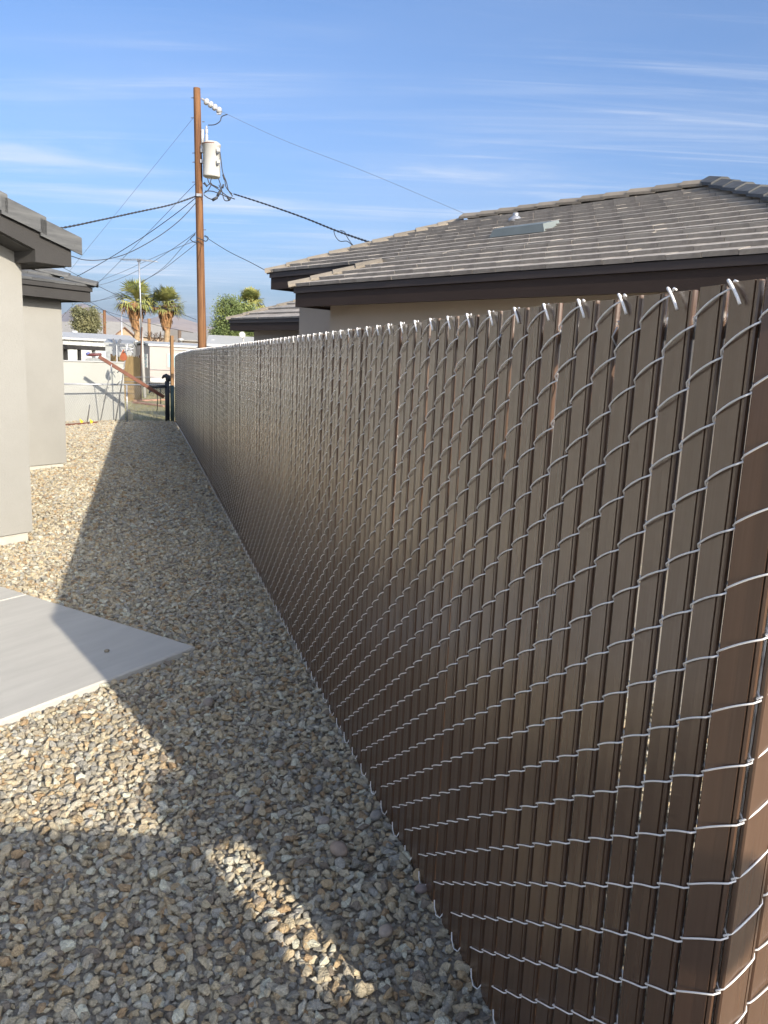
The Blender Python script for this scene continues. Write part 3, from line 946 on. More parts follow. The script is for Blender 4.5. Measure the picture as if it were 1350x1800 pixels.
cap_tiles(rp(tF, eT, zt_(eT) + .02), rp(tF + k3, RV, zt_(RV) + .02), 12, .27, M['tile_l'], rroof, name='hip_tile', lift=.055, peak=.07)
# flat louvred attic vent and plumbing pipe with flashing
vz = lambda b: zt_(b)
mb = MB()
vb = 7.62
mb.prism([rp(6.28, vb, vz(vb) - .02), rp(5.48, vb, vz(vb) - .02), rp(5.48, vb + .30, vz(vb + .30) - .02), rp(6.28, vb + .30, vz(vb + .30) - .02)][::-1],
         [rp(6.24, vb + .02, vz(vb) + .075), rp(5.52, vb + .02, vz(vb) + .075), rp(5.50, vb + .29, vz(vb + .29) + .03), rp(6.26, vb + .29, vz(vb + .29) + .03)][::-1])
mb.build('attic_vent', M['vent'], rroof)
pv = rp(6.62, 8.55, vz(8.55))
MB().lathe(pv - UZ * .06, [(.10, 0), (.095, .04), (.055, .07), (.045, .08)], 14).build('pipe_flashing', M['galvdull'], rroof, True)
MB().tube([pv, pv + UZ * .06], .036, 12).build('vent_pipe', M['galvdull'], rroof, True)

# house beyond, same builder
th = thing('stucco_house', 'low taupe house with brown hip roof far behind the fence, left of the larger roof', 'house', rp(14, 12))
c3 = gnd(404, 581, 2.41)
ca, cb = float(c3 @ R1), float(c3 @ R2)


def tbox(a0, a1, b0, b1, z0, z1, name, mt):
    return MB().box(rp((a0 + a1) / 2, (b0 + b1) / 2, (z0 + z1) / 2), (a1 - a0, b1 - b0, z1 - z0), R1, R2).build(name, mt, th)


tbox(ca - 6, ca - .55, cb + .35, cb + 6, -.3, 2.46, 'wall', M['stucco_r'])
tbox(ca - 6, ca, cb, cb + .04, 2.41, 2.585, 'fascia', M['fascia_r'])
tbox(ca - 6, ca + .01, cb - .02, cb + .04, 2.587, 2.67, 'eave_trim', M['trim_r'])
tbox(ca - .04, ca, cb + .042, cb + 6, 2.411, 2.586, 'fascia', M['fascia_r'])
tbox(ca - 6, ca - .05, cb + .05, cb + .36, 2.43, 2.442, 'soffit', M['fascia_r'])
tr = MB().add([rp(ca, cb, 2.66), rp(ca - 6, cb, 2.66), rp(ca - 6, cb + 3, 2.66 + 3 * PR), rp(ca - 3, cb + 3, 2.66 + 3 * PR), rp(ca, cb + 6, 2.66)], [(0, 3, 2, 1), (0, 4, 3)]).build('roof', M['underlay'], th)
lay_tiles(lambda u, v, z: rp(ca + .05 - u, cb - .05 + v, z), [(0, 0), (6, 0), (6, 3), (3, 3)], 2.665, PR, .33, .33, M['tile_r'], tr, 90, seed=12, th=.038, lift=.046)
cap_tiles(rp(ca + .06, cb - .06, 2.71), rp(ca - 2.9, cb + 2.9, 2.71 + 2.9 * PR), 10, .22, M['tile_tan'], tr, name='hip_tile', lift=.012)
wn_ = MB(); wp = gnd(458, 597, 2.0) * 0 + rp(ca - 1.9, cb + .345, 2.07)
MB().box(wp, (1.5, .05, .30), R1, R2).build('window_frame', M['trailer_white'], th)
MB().box(wp - R2 * .03, (1.36, .02, .22), R1, R2).build('window_pane', M['glass'], th)

# ------------------------------------------------------------------ utility pole
PY = 26.0
pb_, pt_ = at(356.2, 640, PY), at(346, 155, PY)
pdir = unit(pt_ - pb_)
base_ = pb_ - pdir * ((pb_[2] + .6) / pdir[2])
pole = thing('utility_pole', 'tall brown wooden utility pole carrying a white transformer', 'utility pole', base_)
L_ = np.linalg.norm(pt_ - base_)
prof_n = 14
MB().tube([base_ + pdir * L_ * t for t in np.linspace(0, 1, prof_n)], [.150 - .045 * t + .003 * math.sin(9 * t) for t in np.linspace(0, 1, prof_n)], 14).build('pole_shaft', M['wood_pole'], pole, True)
PX = lambda x, y, dy=0.0: at(x, y, PY + dy)
# transformer can
tcx = PX(372, 312, -.1); ttop = PX(371.5, 251, -.1)
hgt = ttop[2] - tcx[2]
can = MB().lathe(tcx, [(.24, 0), (.268, .02), (.27, .05), (.27, hgt - .10), (.285, hgt - .09), (.285, hgt - .05), (.27, hgt - .03), (.20, hgt + .02), (.05, hgt + .05)], 24).build('transformer', M['white_metal'], pole, True)
MB().lathe(ttop + v3(0, 0, -.075), [(.288, 0), (.291, .015), (.288, .03)], 24).build('lid_band', M['rust'], can, True)
for (x, y) in ((384, 264), (384, 284)):
    p = PX(x, y, -.32)
    MB().box(p, (.09, .10, .10)).build('terminal', M['white_metal'], can)
    MB().lathe(p - UZ * .07 + v3(-.02, -.02, -.06), [(.015, 0), (.035, .05), (.035, .07)], 10).build('terminal_cone', M['cable_grey'], can, True)
bp = PX(363, 251, -.1)
bush = [(.035, 0)]
for q in range(5): bush += [(.065, .03 + q * .045), (.035, .05 + q * .045)]
bush += [(.03, .27), (.05, .30), (.04, .42), (.012, .50)]
MB().lathe(bp, bush, 12).build('bushing', M['porcelain'], can, True)
MB().tube([PX(356, 256, -.05), PX(356, 228, -.05)], .05, 10).build('arrester', M['porcelain'], can, True)
MB().box(PX(357, 262, -.05), (.12, .16, .22)).build('bracket', M['galvdull'], can)
MB().box(PX(356, 284, -.05), (.12, .14, .10)).build('bracket', M['galvdull'], can)
# dead-end insulator string
pA, pB = PX(354, 173), PX(387, 195)
mb = MB(); dI = pB - pA; LI = np.linalg.norm(dI); dI = dI / LI
pr = [(.02, 0), (.03, .04)]
for q in range(4):
    t0 = .12 + q * .15
    pr += [(.035, t0), (.095, t0 + .02), (.105, t0 + .06), (.09, t0 + .11), (.04, t0 + .13)]
pr += [(.025, .74), (.02, LI)]
mb.lathe(pA, pr, 12, dI); mb.build('insulator', M['porcelain'], pole, True)
MB().box(PX(385, 199, 0), (.14, .05, .08)).build('clamp', M['galvdull'], pole)
MB().box(PX(350, 343, -.12), (.15, .10, .08)).build('cable_clamp', M['galvdull'], pole)
for (x, y) in ((338.5, 172), (338, 207), (340, 269), (340, 285), (357.5, 214), (340, 320), (360, 404)):
    p = PX(x, y, 0); MB().tube([p - RT * .04, p + RT * .04], .014, 6).build('bolt', M['cable_grey'], pole)


def wire_path(pts, Y0, Y1, n=8):
    """pixel control points -> smooth world path with depth running from Y0 to Y1."""
    P = np.array(pts, float); t = np.concatenate([[0], np.cumsum(np.hypot(*np.diff(P, axis=0).T))]); t /= t[-1]
    out = []
    for i in range(len(P) - 1):
        p0, p1, p2, p3 = P[max(i - 1, 0)], P[i], P[i + 1], P[min(i + 2, len(P) - 1)]
        for q in range(n):
            s = q / n
            c = .5 * ((2 * p1) + (p2 - p0) * s + (2 * p0 - 5 * p1 + 4 * p2 - p3) * s * s + (3 * p1 - p0 - 3 * p2 + p3) * s ** 3)
            tt = t[i] + (t[i + 1] - t[i]) * s
            out.append(at(c[0], c[1], Y0 + (Y1 - Y0) * tt))
    out.append(at(P[-1][0], P[-1][1], Y1))
    return out


# drop leads under the transformer (part of the pole's fittings)
leads = [[(386, 262), (389, 285), (391, 300), (395, 315), (398, 330), (408, 341)], [(365, 313), (368, 322), (378, 329), (386, 334), (400, 345), (413, 350)],
         [(384, 314), (388, 325), (391, 340), (395, 352), (403, 352), (407, 346)], [(357, 322), (364, 326), (372, 322), (366, 334), (358, 340)],
         [(360, 336), (372, 336), (382, 339), (392, 343), (404, 349)], [(358, 342), (366, 348), (376, 351), (383, 346), (388, 335), (385, 325)],
         [(372, 313), (370, 322), (376, 326), (384, 330)], [(392, 305), (398, 320), (402, 335), (409, 345)], [(366, 220), (378, 219), (387, 213), (390, 205), (400, 201)],
         [(345, 416), (352, 420), (362, 424), (366, 418), (360, 414)], [(343, 412), (335, 420), (342, 426), (350, 424)]]
for l in leads:
    MB().tube(wire_path(l, PY - .25, PY - .25, 5), .016, 5).build('lead', M['cable'], pole, True)
for (x0, y0, x1, y1, r_) in ((373, 352, 382, 347, .045), (382, 345, 387, 336, .045), (392, 307, 395, 316, .03), (393, 324, 391, 331, .03), (400, 347, 404, 352, .035), (359, 321, 364, 328, .03)):
    MB().tube([PX(x0, y0, -.25), PX(x1, y1, -.25)], r_, 8).build('connector', M['cable'], pole, True)


def overhead(pts, Y0, Y1, r, label, mt='cable', twist=False):
    path = wire_path(pts, Y0, Y1)
    mb = MB()
    mb.tube(path, r, 5)
    if twist:
        n = len(path) * 4
        tt = np.linspace(0, len(path) - 1, n)
        P = np.array(path)
        Q = np.stack([np.interp(tt, np.arange(len(path)), P[:, i]) for i in range(3)], 1)
        for ph in (0, math.pi):
            mb.tube([q + r * 1.3 * (UZ * math.cos(k * .9 + ph) + RT * 0 + v3(0, 1, 0) * math.sin(k * .9 + ph)) for k, q in enumerate(Q)], r * .7, 4)
    o = mb.build('overhead_wire', M[mt], None, True)
    return tag(o, label, 'wire', 'overhead wires on the utility pole')


overhead([(387, 195), (500, 247), (650, 305), (825, 379), (1010, 455)], PY, 21, 0.0050, 'thin primary wire running from the insulators down to the tiled ridge', 'cable_grey')
overhead([(411, 341), (470, 360), (535, 383), (595, 407), (650, 426), (700, 443)], PY - .2, 15.5, 0.0137, 'thick black service cable from the transformer to the tiled roof', 'cable', True)
overhead([(586, 403), (590, 416), (598, 424), (610, 424), (620, 432)], 17.8, 17.2, 0.0086, 'looped drip lead hanging off the service cable above the roof')
overhead([(598, 405), (606, 408), (611, 418), (622, 433), (632, 440)], 17.4, 16.9, 0.0086, 'short lead dropping from the service cable to the roof')
overhead([(359, 415), (400, 441), (440, 461), (470, 477), (500, 492)], PY, 18, 0.0094, 'lower communication wire from the pole to the eave corner of the right roof')
overhead([(340, 207), (285, 275), (210, 368), (125, 473), (60, 560)], PY, 30, 0.0050, 'thin guy wire slanting from the upper pole down to the left', 'cable_grey')
overhead([(344, 345), (300, 360), (240, 373), (180, 386), (112, 400), (40, 410)], PY, 20, 0.0151, 'thick twisted cable from the pole to the left house roof', 'cable', True)
overhead([(343, 323), (290, 378), (230, 440), (170, 500), (120, 545), (90, 585)], PY, 42, 0.0086, 'thin wire from below the transformer slanting behind the left hip', 'cable_grey')
overhead([(345, 347), (310, 375), (260, 411), (215, 440), (170, 467), (120, 494)], PY, 32, 0.0122, 'black wire sagging from the pole past the left hip roof')
overhead([(345, 356), (315, 388), (275, 418), (225, 445), (185, 456), (150, 457), (125, 450), (90, 440)], PY, 22, 0.0122, 'deeply sagging black wire from the pole to the left eave')
overhead([(344, 409), (300, 440), (245, 474), (190, 497), (140, 507)], PY, 45, 0.0094, 'upper wire of the low bundle running left over the antenna', 'cable_grey')
overhead([(343, 411), (320, 435), (290, 468), (250, 496), (210, 520), (150, 532)], PY, 48, 0.0094, 'middle wire of the low bundle passing the palm crown', 'cable_grey')
overhead([(345, 423), (300, 440), (250, 462), (215, 478), (170, 495)], PY, 44, 0.0086, 'lower wire of the low bundle ending at the left hip roof', 'cable_grey')
overhead([(345, 428), (315, 452), (280, 478), (235, 502), (190, 523), (130, 540)], PY, 50, 0.0094, 'lowest wire of the bundle slanting to the far left', 'cable_grey')
overhead([(110, 470), (165, 499), (210, 520), (260, 536), (300, 545), (345, 562)], 50, 50, 0.0158, 'distant wire crossing in front of both palms')
overhead([(140, 530), (180, 545), (230, 560), (290, 575), (340, 585)], 60, 58, 0.0158, 'distant low wire crossing the hills left of the pole')
overhead([(158, 530), (185, 547), (215, 566), (245, 583)], 60, 52, 0.0158, 'distant wire slanting down behind the antenna mast')

# ------------------------------------------------------------------ background yard
# back chain link fence and gate posts
BZ = -.1
fb0, fb1 = gnd(108, 747, BZ), gnd(293, 741, BZ)
cf = thing('chain_link_fence', 'low galvanised chain link fence across the end of the alley', 'fence', fb0)
fd = unit(fb1 - fb0); FL = np.linalg.norm(fb1 - fb0)
FHT = 1.02
mb = MB()
n = int(FL / .06)
for i in range(-18, n + 1):
    for sgn in (1, -1):
        a0 = i * .06 if sgn > 0 else i * .06 + FHT * .6
        p0, p1 = v3(a0, 0, 0), v3(a0 + sgn * FHT * .6, 0, FHT)
        # clip to 0..FL
        t0, t1 = 0.0, 1.0
        dx = p1[0] - p0[0]
        ta, tb = (0 - p0[0]) / dx, (FL - p0[0]) / dx
        t0, t1 = max(t0, min(ta, tb)), min(t1, max(ta, tb))
        if t1 - t0 < .02: continue
        A = p0 + (p1 - p0) * t0; B = p0 + (p1 - p0) * t1
        mb.tube([fb0 + fd * A[0] + UZ * A[2], fb0 + fd * B[0] + UZ * B[2]], .0022, 3, False)
kind(mb.build('chain_link_mesh', M['galvdull'], cf), 'stuff')
MB().tube([fb0 + UZ * FHT, fb1 + UZ * FHT], .021, 8).build('top_rail', M['galvdull'], cf, True)
for t in (.02, .60):
    MB().tube([fb0 + fd * FL * t, fb0 + fd * FL * t + UZ * FHT], .022, 8).build('post', M['galvdull'], cf, True)
gp = gnd(294.5, 741.5, BZ)
ga = thing('gate_post', 'thick black gate post with a dark bird shaped cap', 'post', gp)
MB().tube([gp, gp + UZ * 1.13], .064, 12).build('post_shaft', M['black'], ga, True)
bt = gp + UZ * 1.13
mb = MB(); mb.tube([bt + v3(.02, 0, 0), bt + v3(.03, 0, .06), bt + v3(.02, 0, .12), bt + v3(-.03, 0, .15), bt + v3(-.09, 0, .13), bt + v3(-.14, 0, .07)], [.06, .075, .075, .06, .045, .02], 8)
mb.build('cap', M['black'], ga, True)
gq = gnd(303.5, 742, BZ)
o = MB().tube([gq, gq + UZ * 1.02], .050, 12).build('gate_post', M['green_post'], None, True)
tag(o, 'dark green hinge post squeezed between the black gate post and the slatted fence', 'post')
o = MB().tube([gp + UZ * .98 + v3(-.02, -.05, 0), gp + UZ * .97 + (fb0 - fb1) / FL * .35 + v3(0, -.05, 0), gp + UZ * .98 + (fb0 - fb1) / FL * .75 + v3(0, -.05, 0)], [.035, .028, .012], 8).build('gate_latch', M['black'], None, True)
tag(o, 'black latch bar reaching left from the gate post', 'latch')
mb = MB()
for k_, ln_ in ((.22, .45), (.33, .62)):
    q = gp + (fb0 - fb1) / FL * k_ + UZ * .95
    mb.tube([q, q + v3(.01, 0, -ln_ * .5), q + v3(.0, 0, -ln_)], .011, 5)
o = mb.build('strap', M['black'], None, True); tag(o, 'black straps dangling from the gate latch', 'strap')
# tan wooden post
wpst = at(303.2, 740, 22.9); wpst[2] = BZ
wtop = at(302, 590, 22.9)
o = MB().box((wpst + wtop) / 2, (.085, .085, wtop[2] - BZ), (math.cos(.6), math.sin(.6), 0), (-math.sin(.6), math.cos(.6), 0)).build('wooden_post', M['wood_post'])
tag(o, 'tan square wooden post standing at the far end of the fence', 'post')
# yellow marker flags and the edging board
for i, (x, lab) in enumerate(((140, 'left of the two small yellow marker flags by the back fence'), (157.5, 'right of the two small yellow marker flags by the back fence'))):
    p = gnd(x, 747, -.09)
    fl = thing('marker_flag', lab, 'flag', p, 'yellow marker flags')
    MB().tube([p, p + UZ * .17], .004, 5).build('staff', M['galvdull'], fl)
    q = p + UZ * .16
    mb = MB(); mb.prism([q, q + v3(.09, .02, -.07), q + v3(.03, .01, -.13)], [q + v3(0, .008, 0), q + v3(.09, .028, -.07), q + v3(.03, .018, -.13)]); mb.build('flag_sheet', M['yellow'], fl)
e0, e1 = gnd(114, 749.5, -.09), gnd(172, 744.5, -.09)
ed = unit(e1 - e0)
o = MB().box((e0 + e1) / 2 + UZ * .02, (np.linalg.norm(e1 - e0), .04, .07), ed, np.cross(UZ, ed)).build('edging_board', M['rust'])
tag(o, 'rust brown edging board lying along the foot of the white wall', 'board')
# white wall
w0, w1 = gnd(60, 747.5, BZ) + v3(-.3, .5, 0), gnd(218.5, 740, BZ) + v3(.0, .05, 0)
wd = unit(w1 - w0); wnr = np.cross(UZ, wd)
ht0 = 1.47 - BZ; ht1 = at(218, 638, w1[1])[2] - BZ
ww = thing('white_wall', 'white painted masonry wall behind the low chain link fence', 'wall', w1)
mb = MB(); mb.prism([w0, w1, w1 + wnr * .18, w0 + wnr * .18], [w0 + UZ * ht0, w1 + UZ * ht1, w1 + wnr * .18 + UZ * ht1, w0 + wnr * .18 + UZ * ht0]); mb.build('wall_body', M['white_wall'], ww)
mb = MB(); mb.prism([w0 - wnr * .03 + UZ * (ht0 + .002), w1 - wnr * .03 + UZ * (ht1 + .002), w1 + wnr * .21 + UZ * (ht1 + .002), w0 + wnr * .21 + UZ * (ht0 + .002)], [p + UZ * .03 for p in (w0 - wnr * .03 + UZ * ht0, w1 - wnr * .03 + UZ * ht1, w1 + wnr * .21 + UZ * ht1, w0 + wnr * .21 + UZ * ht0)]); mb.build('wall_cap', M['trailer_white'], ww)
# rusty beam leaning from the wall to the ground by the gate, in front of the white wall
ba, bb_ = at(174, 627, 19.6), at(288, 698, 20.6)
bd = unit(bb_ - ba)
o = MB().box((ba + bb_) / 2, (np.linalg.norm(bb_ - ba), .055, .085), bd, unit(np.cross(UZ, bd)), unit(np.cross(bd, np.cross(UZ, bd)))).build('steel_beam', M['rust'])
tag(o, 'rust brown steel beam slanting down across the white wall', 'beam')
# trellis rod with orange diamond ornament
rod = thing('garden_stake', 'leaning metal garden stake with an orange leaf shaped ornament', 'stake', at(205, 738, 19.9))
r0, r1 = gnd(203, 741, BZ), at(224, 604, 20.2)
MB().tube([r0, (r0 + r1) / 2 + v3(.01, 0, 0), r1], .016, 7).build('rod', M['galvdull'], rod, True)
for (xa, ya, xb, yb) in ((217, 619, 235, 612), (225, 612, 236, 622), (214, 666, 206, 676), (206, 655, 219, 646)):
    MB().tube([at(xa, ya, 20.1), at(xb, yb, 20.1)], .012, 6).build('branch', M['galvdull'], rod, True)
oc = at(217, 625, 20.15)
leaf = [(0, .155), (.05, .06), (.087, -.03), (.08, -.10), (.03, -.13), (-.03, -.13), (-.08, -.10), (-.087, -.03), (-.05, .06)]
mb = MB(); mb.prism([oc + v3(a, .012, b) for a, b in leaf], [oc + v3(a, -.012, b) for a, b in leaf]); mb.build('ornament', M['orange'], rod)
# second leaning rod and a short stake in front of the white wall
for (xa, ya, xb, yb, lab) in ((176.5, 741, 196, 641, 'thin grey rod leaning against the white wall, left of the orange ornament'), (153, 744, 158, 711, 'short grey stake standing by the yellow flags')):
    p, q = gnd(xa, ya, -.09), at(xb, yb, 19.7 if xa > 160 else 19.0)
    tag(MB().tube([p, q], .013, 6).build('metal_rod', M['galvdull'], None, True), lab, 'rod')
# planter bucket with flowers, planks on the ground
pbk = gnd(228, 738, BZ)
bk = thing('planter', 'cream planter block with purple flowers on the dry grass', 'planter', pbk)
MB().box(pbk + UZ * .09, (.16, .14, .18), unit(v3(1, .5, 0)), unit(v3(-.5, 1, 0))).build('pot', M['bucket'], bk)
mb = MB()
for i in range(60):
    c = pbk + v3(random.gauss(-.05, .07), random.gauss(0, .05), .20 + abs(random.gauss(0, .06))); a_ = unit(rng.normal(size=3)); b_ = unit(np.cross(a_, rng.normal(size=3)))
    mb.add([c - a_ * .02, c + b_ * .014, c + a_ * .02], [(0, 1, 2)])
mb.build('flowers', M['flower'], bk)
for i, (xa, ya, xb, yb, lab) in enumerate(((238, 706, 292, 704, 'farther pinkish plank lying on the dry yard behind the gate'), (237, 709, 291, 716, 'nearer pinkish plank lying on the dry yard behind the gate'))):
    p, q = gnd(xa, ya, BZ), gnd(xb, yb, BZ); dd = unit(q - p)
    tag(MB().box((p + q) / 2 + UZ * .04, (np.linalg.norm(q - p), .22, .06), dd, np.cross(UZ, dd)).build('plank', M['brick_pink']), lab, 'plank', 'planks in the yard')
# dry grass tufts
mb = MB()
for i in range(7000):
    s_ = random.uniform(22.7, 40) if i % 3 else random.uniform(22.4, 24); p_ = random.uniform(-6, 1.5)
    c = FN * p_ + FU * s_ + UZ * BZ
    if (c - w0) @ wnr > -.05 and (c - w0) @ wd < np.linalg.norm(w1 - w0) and (c - w0) @ wnr < .25: continue
    h_ = random.uniform(.04, .13) * (1 if s_ > 24 else .7); a_ = random.uniform(0, 6.28); ln = random.uniform(.0, .08); wv = v3(math.cos(a_), math.sin(a_), 0)
    mb.add([c - wv * .008, c + wv * .008, c + UZ * h_ + v3(-wv[1], wv[0], 0) * ln], [(0, 1, 2)])
gr = kind(mb.build('dry_grass', M['grass']), 'stuff'); gr['label'] = 'dry yellowish grass behind the back fence'
# reed screen
s0_, s1_ = at(196, 662, 31), at(246, 662, 31)
rs = thing('reed_screen', 'brown reed screen between the white wall and the grey trailer end', 'screen', s0_)
ax = unit((s1_ - s0_) * v3(1, 1, 0)); zt = at(220, 626, 31)[2]; Lr = np.linalg.norm((s1_ - s0_)[:2])
mb = MB()
q = 0.0
while q < Lr:
    h_ = zt + random.uniform(-.04, .05); c = s0_ + ax * q
    mb.box(v3(c[0], c[1], (h_ + BZ) / 2), (.022, .02, h_ - BZ), ax, np.cross(UZ, ax)); q += .024
kind(mb.build('reeds', M['reed'], rs), 'stuff')
for q in (.0, .5, 1.):
    c = s0_ + ax * Lr * q + np.cross(UZ, ax) * .05; MB().tube([v3(c[0], c[1], BZ), v3(c[0], c[1], zt + .06)], .04, 8).build('post', M['wood_dark'], rs)
# black mesh fence panel far behind the gate
q0, q1 = at(262, 676, 36), at(302, 676, 36)
mb = MB(); L2 = np.linalg.norm(q1 - q0); dd = (q1 - q0) / L2
for i in range(-8, int(L2 / .09) + 1):
    for sg in (1, -1):
        a = max(0, min(L2, i * .09 + (0 if sg > 0 else .5))); b = max(0, min(L2, i * .09 + (.5 if sg > 0 else 0)))
        mb.tube([v3(*(q0 + dd * a)[:2], BZ + .1), v3(*(q0 + dd * b)[:2], q0[2] + .05)], .012, 3, False)
mb.tube([v3(*q0[:2], q0[2] + .06), v3(*q1[:2], q1[2] + .06)], .03, 6)
tag(mb.build('mesh_panel', M['black']), 'black diamond mesh panel seen behind the gate latch', 'panel')
# wire strand fence line behind: two thin rails
for (y_, lab) in ((663.5, 'upper thin rail strung across the yard before the pale trailer'), (672, 'lower thin rail strung across the yard before the pale trailer')):
    tag(MB().tube([at(215, y_ - 1, 30), at(302, y_, 30)], .013, 5).build('fence_rail', M['galvdull'], None, True), lab, 'rail')

# antenna mast
mast = thing('antenna_mast', 'tall thin antenna mast with a rooftop television antenna', 'antenna', at(254, 690, 34))
MB().tube([at(254.5, 700, 34), at(249, 590, 34), at(246.5, 560, 34)], [.075, .06, .05], 8).build('lower_mast', M['trailer_white'], mast, True)
MB().tube([at(249, 585, 33.9), at(246.6, 520, 34), at(244, 456, 34)], .03, 7).build('upper_mast', M['galvdull'], mast, True)
MB().tube([at(246.5, 672, 33.8), at(249.5, 575, 33.8)], .028, 7).build('brace', M['wood_dark'], mast, True)
MB().tube([at(212, 456.5, 34), at(243, 456.5, 34), at(277, 460, 34)], .014, 5).build('boom', M['galvdull'], mast, True)
mb = MB()
for x in range(214, 276, 7):
    c = at(x, 456.5 + max(0, x - 243) * .1, 34); mb.tube([c - v3(.10, .45, 0), c + v3(.10, .45, 0)], .008, 4)
mb.build('elements', M['galvdull'], mast)
MB().box(at(244, 458, 34), (.12, .12, .12)).build('mount', M['cable_grey'], mast)


def bldg(name, label, corner, ax, ay, la, lb, h, wall, roofm, rise, over=.2, ridge_along='a', end_name='house', z0=BZ):
    """box with a gable roof; corner = near corner, ax / ay unit vectors of the two walls."""
    t = thing(name, label, end_name, corner)
    c = np.array(corner, float); c[2] = z0
    P = lambda a, b, z: c + ax * a + ay * b + UZ * z
    MB().prism([P(0, 0, 0), P(la, 0, 0), P(la, lb, 0), P(0, lb, 0)][::(1 if np.cross(ax, ay)[2] > 0 else -1)], [P(0, 0, h), P(la, 0, h), P(la, lb, h), P(0, lb, h)][::(1 if np.cross(ax, ay)[2] > 0 else -1)]).build('wall', wall, t)
    o = over
    if ridge_along == 'a':
        pr = [(-o, -.02 - o * 2 * rise / lb), (lb / 2, rise), (lb + o, -.02 - o * 2 * rise / lb)]
        A = [P(-o, b, h + z) for b, z in pr] + [P(-o, b, h + z + .12) for b, z in pr[::-1]]
        B = [P(la + o, b, h + z) for b, z in pr] + [P(la + o, b, h + z + .12) for b, z in pr[::-1]]
        gA = [P(.0, 0, h), P(.0, lb, h), P(.0, lb / 2, h + rise)]; gB = [P(.1, 0, h), P(.1, lb, h), P(.1, lb / 2, h + rise)]
    else:
        pr = [(-o, -.02 - o * 2 * rise / la), (la / 2, rise), (la + o, -.02 - o * 2 * rise / la)]
        A = [P(a, -o, h + z) for a, z in pr] + [P(a, -o, h + z + .12) for a, z in pr[::-1]]
        B = [P(a, lb + o, h + z) for a, z in pr] + [P(a, lb + o, h + z + .12) for a, z in pr[::-1]]
        gA = [P(0, .0, h), P(la, .0, h), P(la / 2, .0, h + rise)]; gB = [P(0, .1, h), P(la, .1, h), P(la / 2, .1, h + rise)]
    MB().prism(A, B).build('roof', roofm, t)
    if rise > .4: MB().prism(gA, gB).build('gable', wall, t)
    return t, P


def dirv(az): return v3(math.sin(R(az)), math.cos(R(az)), 0)


# pale pink trailer with its shaded end
cT = gnd(264, 679, BZ)
axT, ayT = dirv(57), dirv(-33)
t2, PT = bldg('mobile_home', 'pale pink mobile home with a shaded grey end wall', cT, axT, ayT, 9, 3.3, at(264, 607, cT[1])[2] - BZ, M['trailer_pink'], M['trailer_white'], .16, .10, end_name='mobile home')
for (a0, b0, w_, z_, h_) in ((1.35, None, .62, 1.15, .85),):
    f_ = MB().box(PT(a0, -.03, z_ + h_ / 2), (w_, .06, h_), axT, ayT).build('window', M['trailer_white'], t2); MB().box(PT(a0, -.065, z_ + h_ / 2), (w_ - .1, .02, h_ - .1), axT, ayT).build('pane', M['glass'], f_)
f_ = MB().box(PT(-.03, .75, 1.5), (.06, .75, .85), axT, ayT).build('window', M['trailer_white'], t2)
for k_ in range(4): MB().box(PT(-.065, .75, 1.2 + k_ * .2), (.02, .65, .12), axT, ayT).build('pane', M['glass'], f_)
MB().box(PT(-.03, 2.2, .95), (.05, .8, 1.85), axT, ayT).build('door', M['trailer_pink'], t2)
MB().box(PT(4.5, -.02, .25), (9, .04, .5), axT, ayT).build('skirting', M['trailer_white'], t2)
MB().tube([PT(0, -.05, 1.0), PT(9, -.05, 1.0)], .015, 4).build('trim', M['galvdull'], t2)
# dish / porch roof right of it
p0 = at(306, 612, 40)
o = MB().box(p0 + v3(3, 1.5, -.05), (7, 3, .08), dirv(75), dirv(-15)).build('porch_roof', M['corrug']); tag(o, 'flat grey porch roof between the wooden post and the utility pole', 'roof')
# white roofed trailer to the left
cW = at(236, 672, 50); cW[2] = BZ
axW, ayW = -dirv(60), dirv(-30)
hW = at(234, 601, cW[1])[2] - BZ
t1, PW = bldg('mobile_home', 'long mobile home with a white roof and dark carport at left', cW, axW, ayW, 16, 4.5, hW, M['corrug'], M['trailer_white'], .32, .25, end_name='mobile home')
for k_ in range(48):
    MB().box(PW(.2 + k_ * .33, -.02, hW - .35), (.05, .05, .66), axW, ayW).build('rib', M['corrug'], t1)
cp0 = at(108, 611, 44)
t3 = thing('carport', 'dark roofed carport with posts in front of the white roofed mobile home', 'carport', cp0)
c0, c1 = at(96, 612, 40), at(182, 610, 44)
dd = unit((c1 - c0) * v3(1, 1, 0)); nn = np.cross(UZ, dd)
MB().box((c0 + c1) / 2 + nn * 1.0, (np.linalg.norm(c1 - c0), 2.4, .22), dd, nn).build('carport_roof', M['dark'], t3)
for x in (114, 137, 163):
    t_ = (x - 96) / 86; p = c0 + (c1 - c0) * t_; MB().box(v3(p[0], p[1], (p[2] + BZ) / 2), (.14, .14, p[2] - BZ), dd, nn).build('post', M['dark'] if x < 150 else M['galvdull'], t3)
pw0 = c0 + nn * 2.4; pw1 = c1 + nn * 2.4
MB().box((pw0 + pw1) / 2 * v3(1, 1, 0) + UZ * 1.0, (np.linalg.norm(c1 - c0), .1, 2.3), dd, nn).build('back_panel', M['trailer_white'], t3)
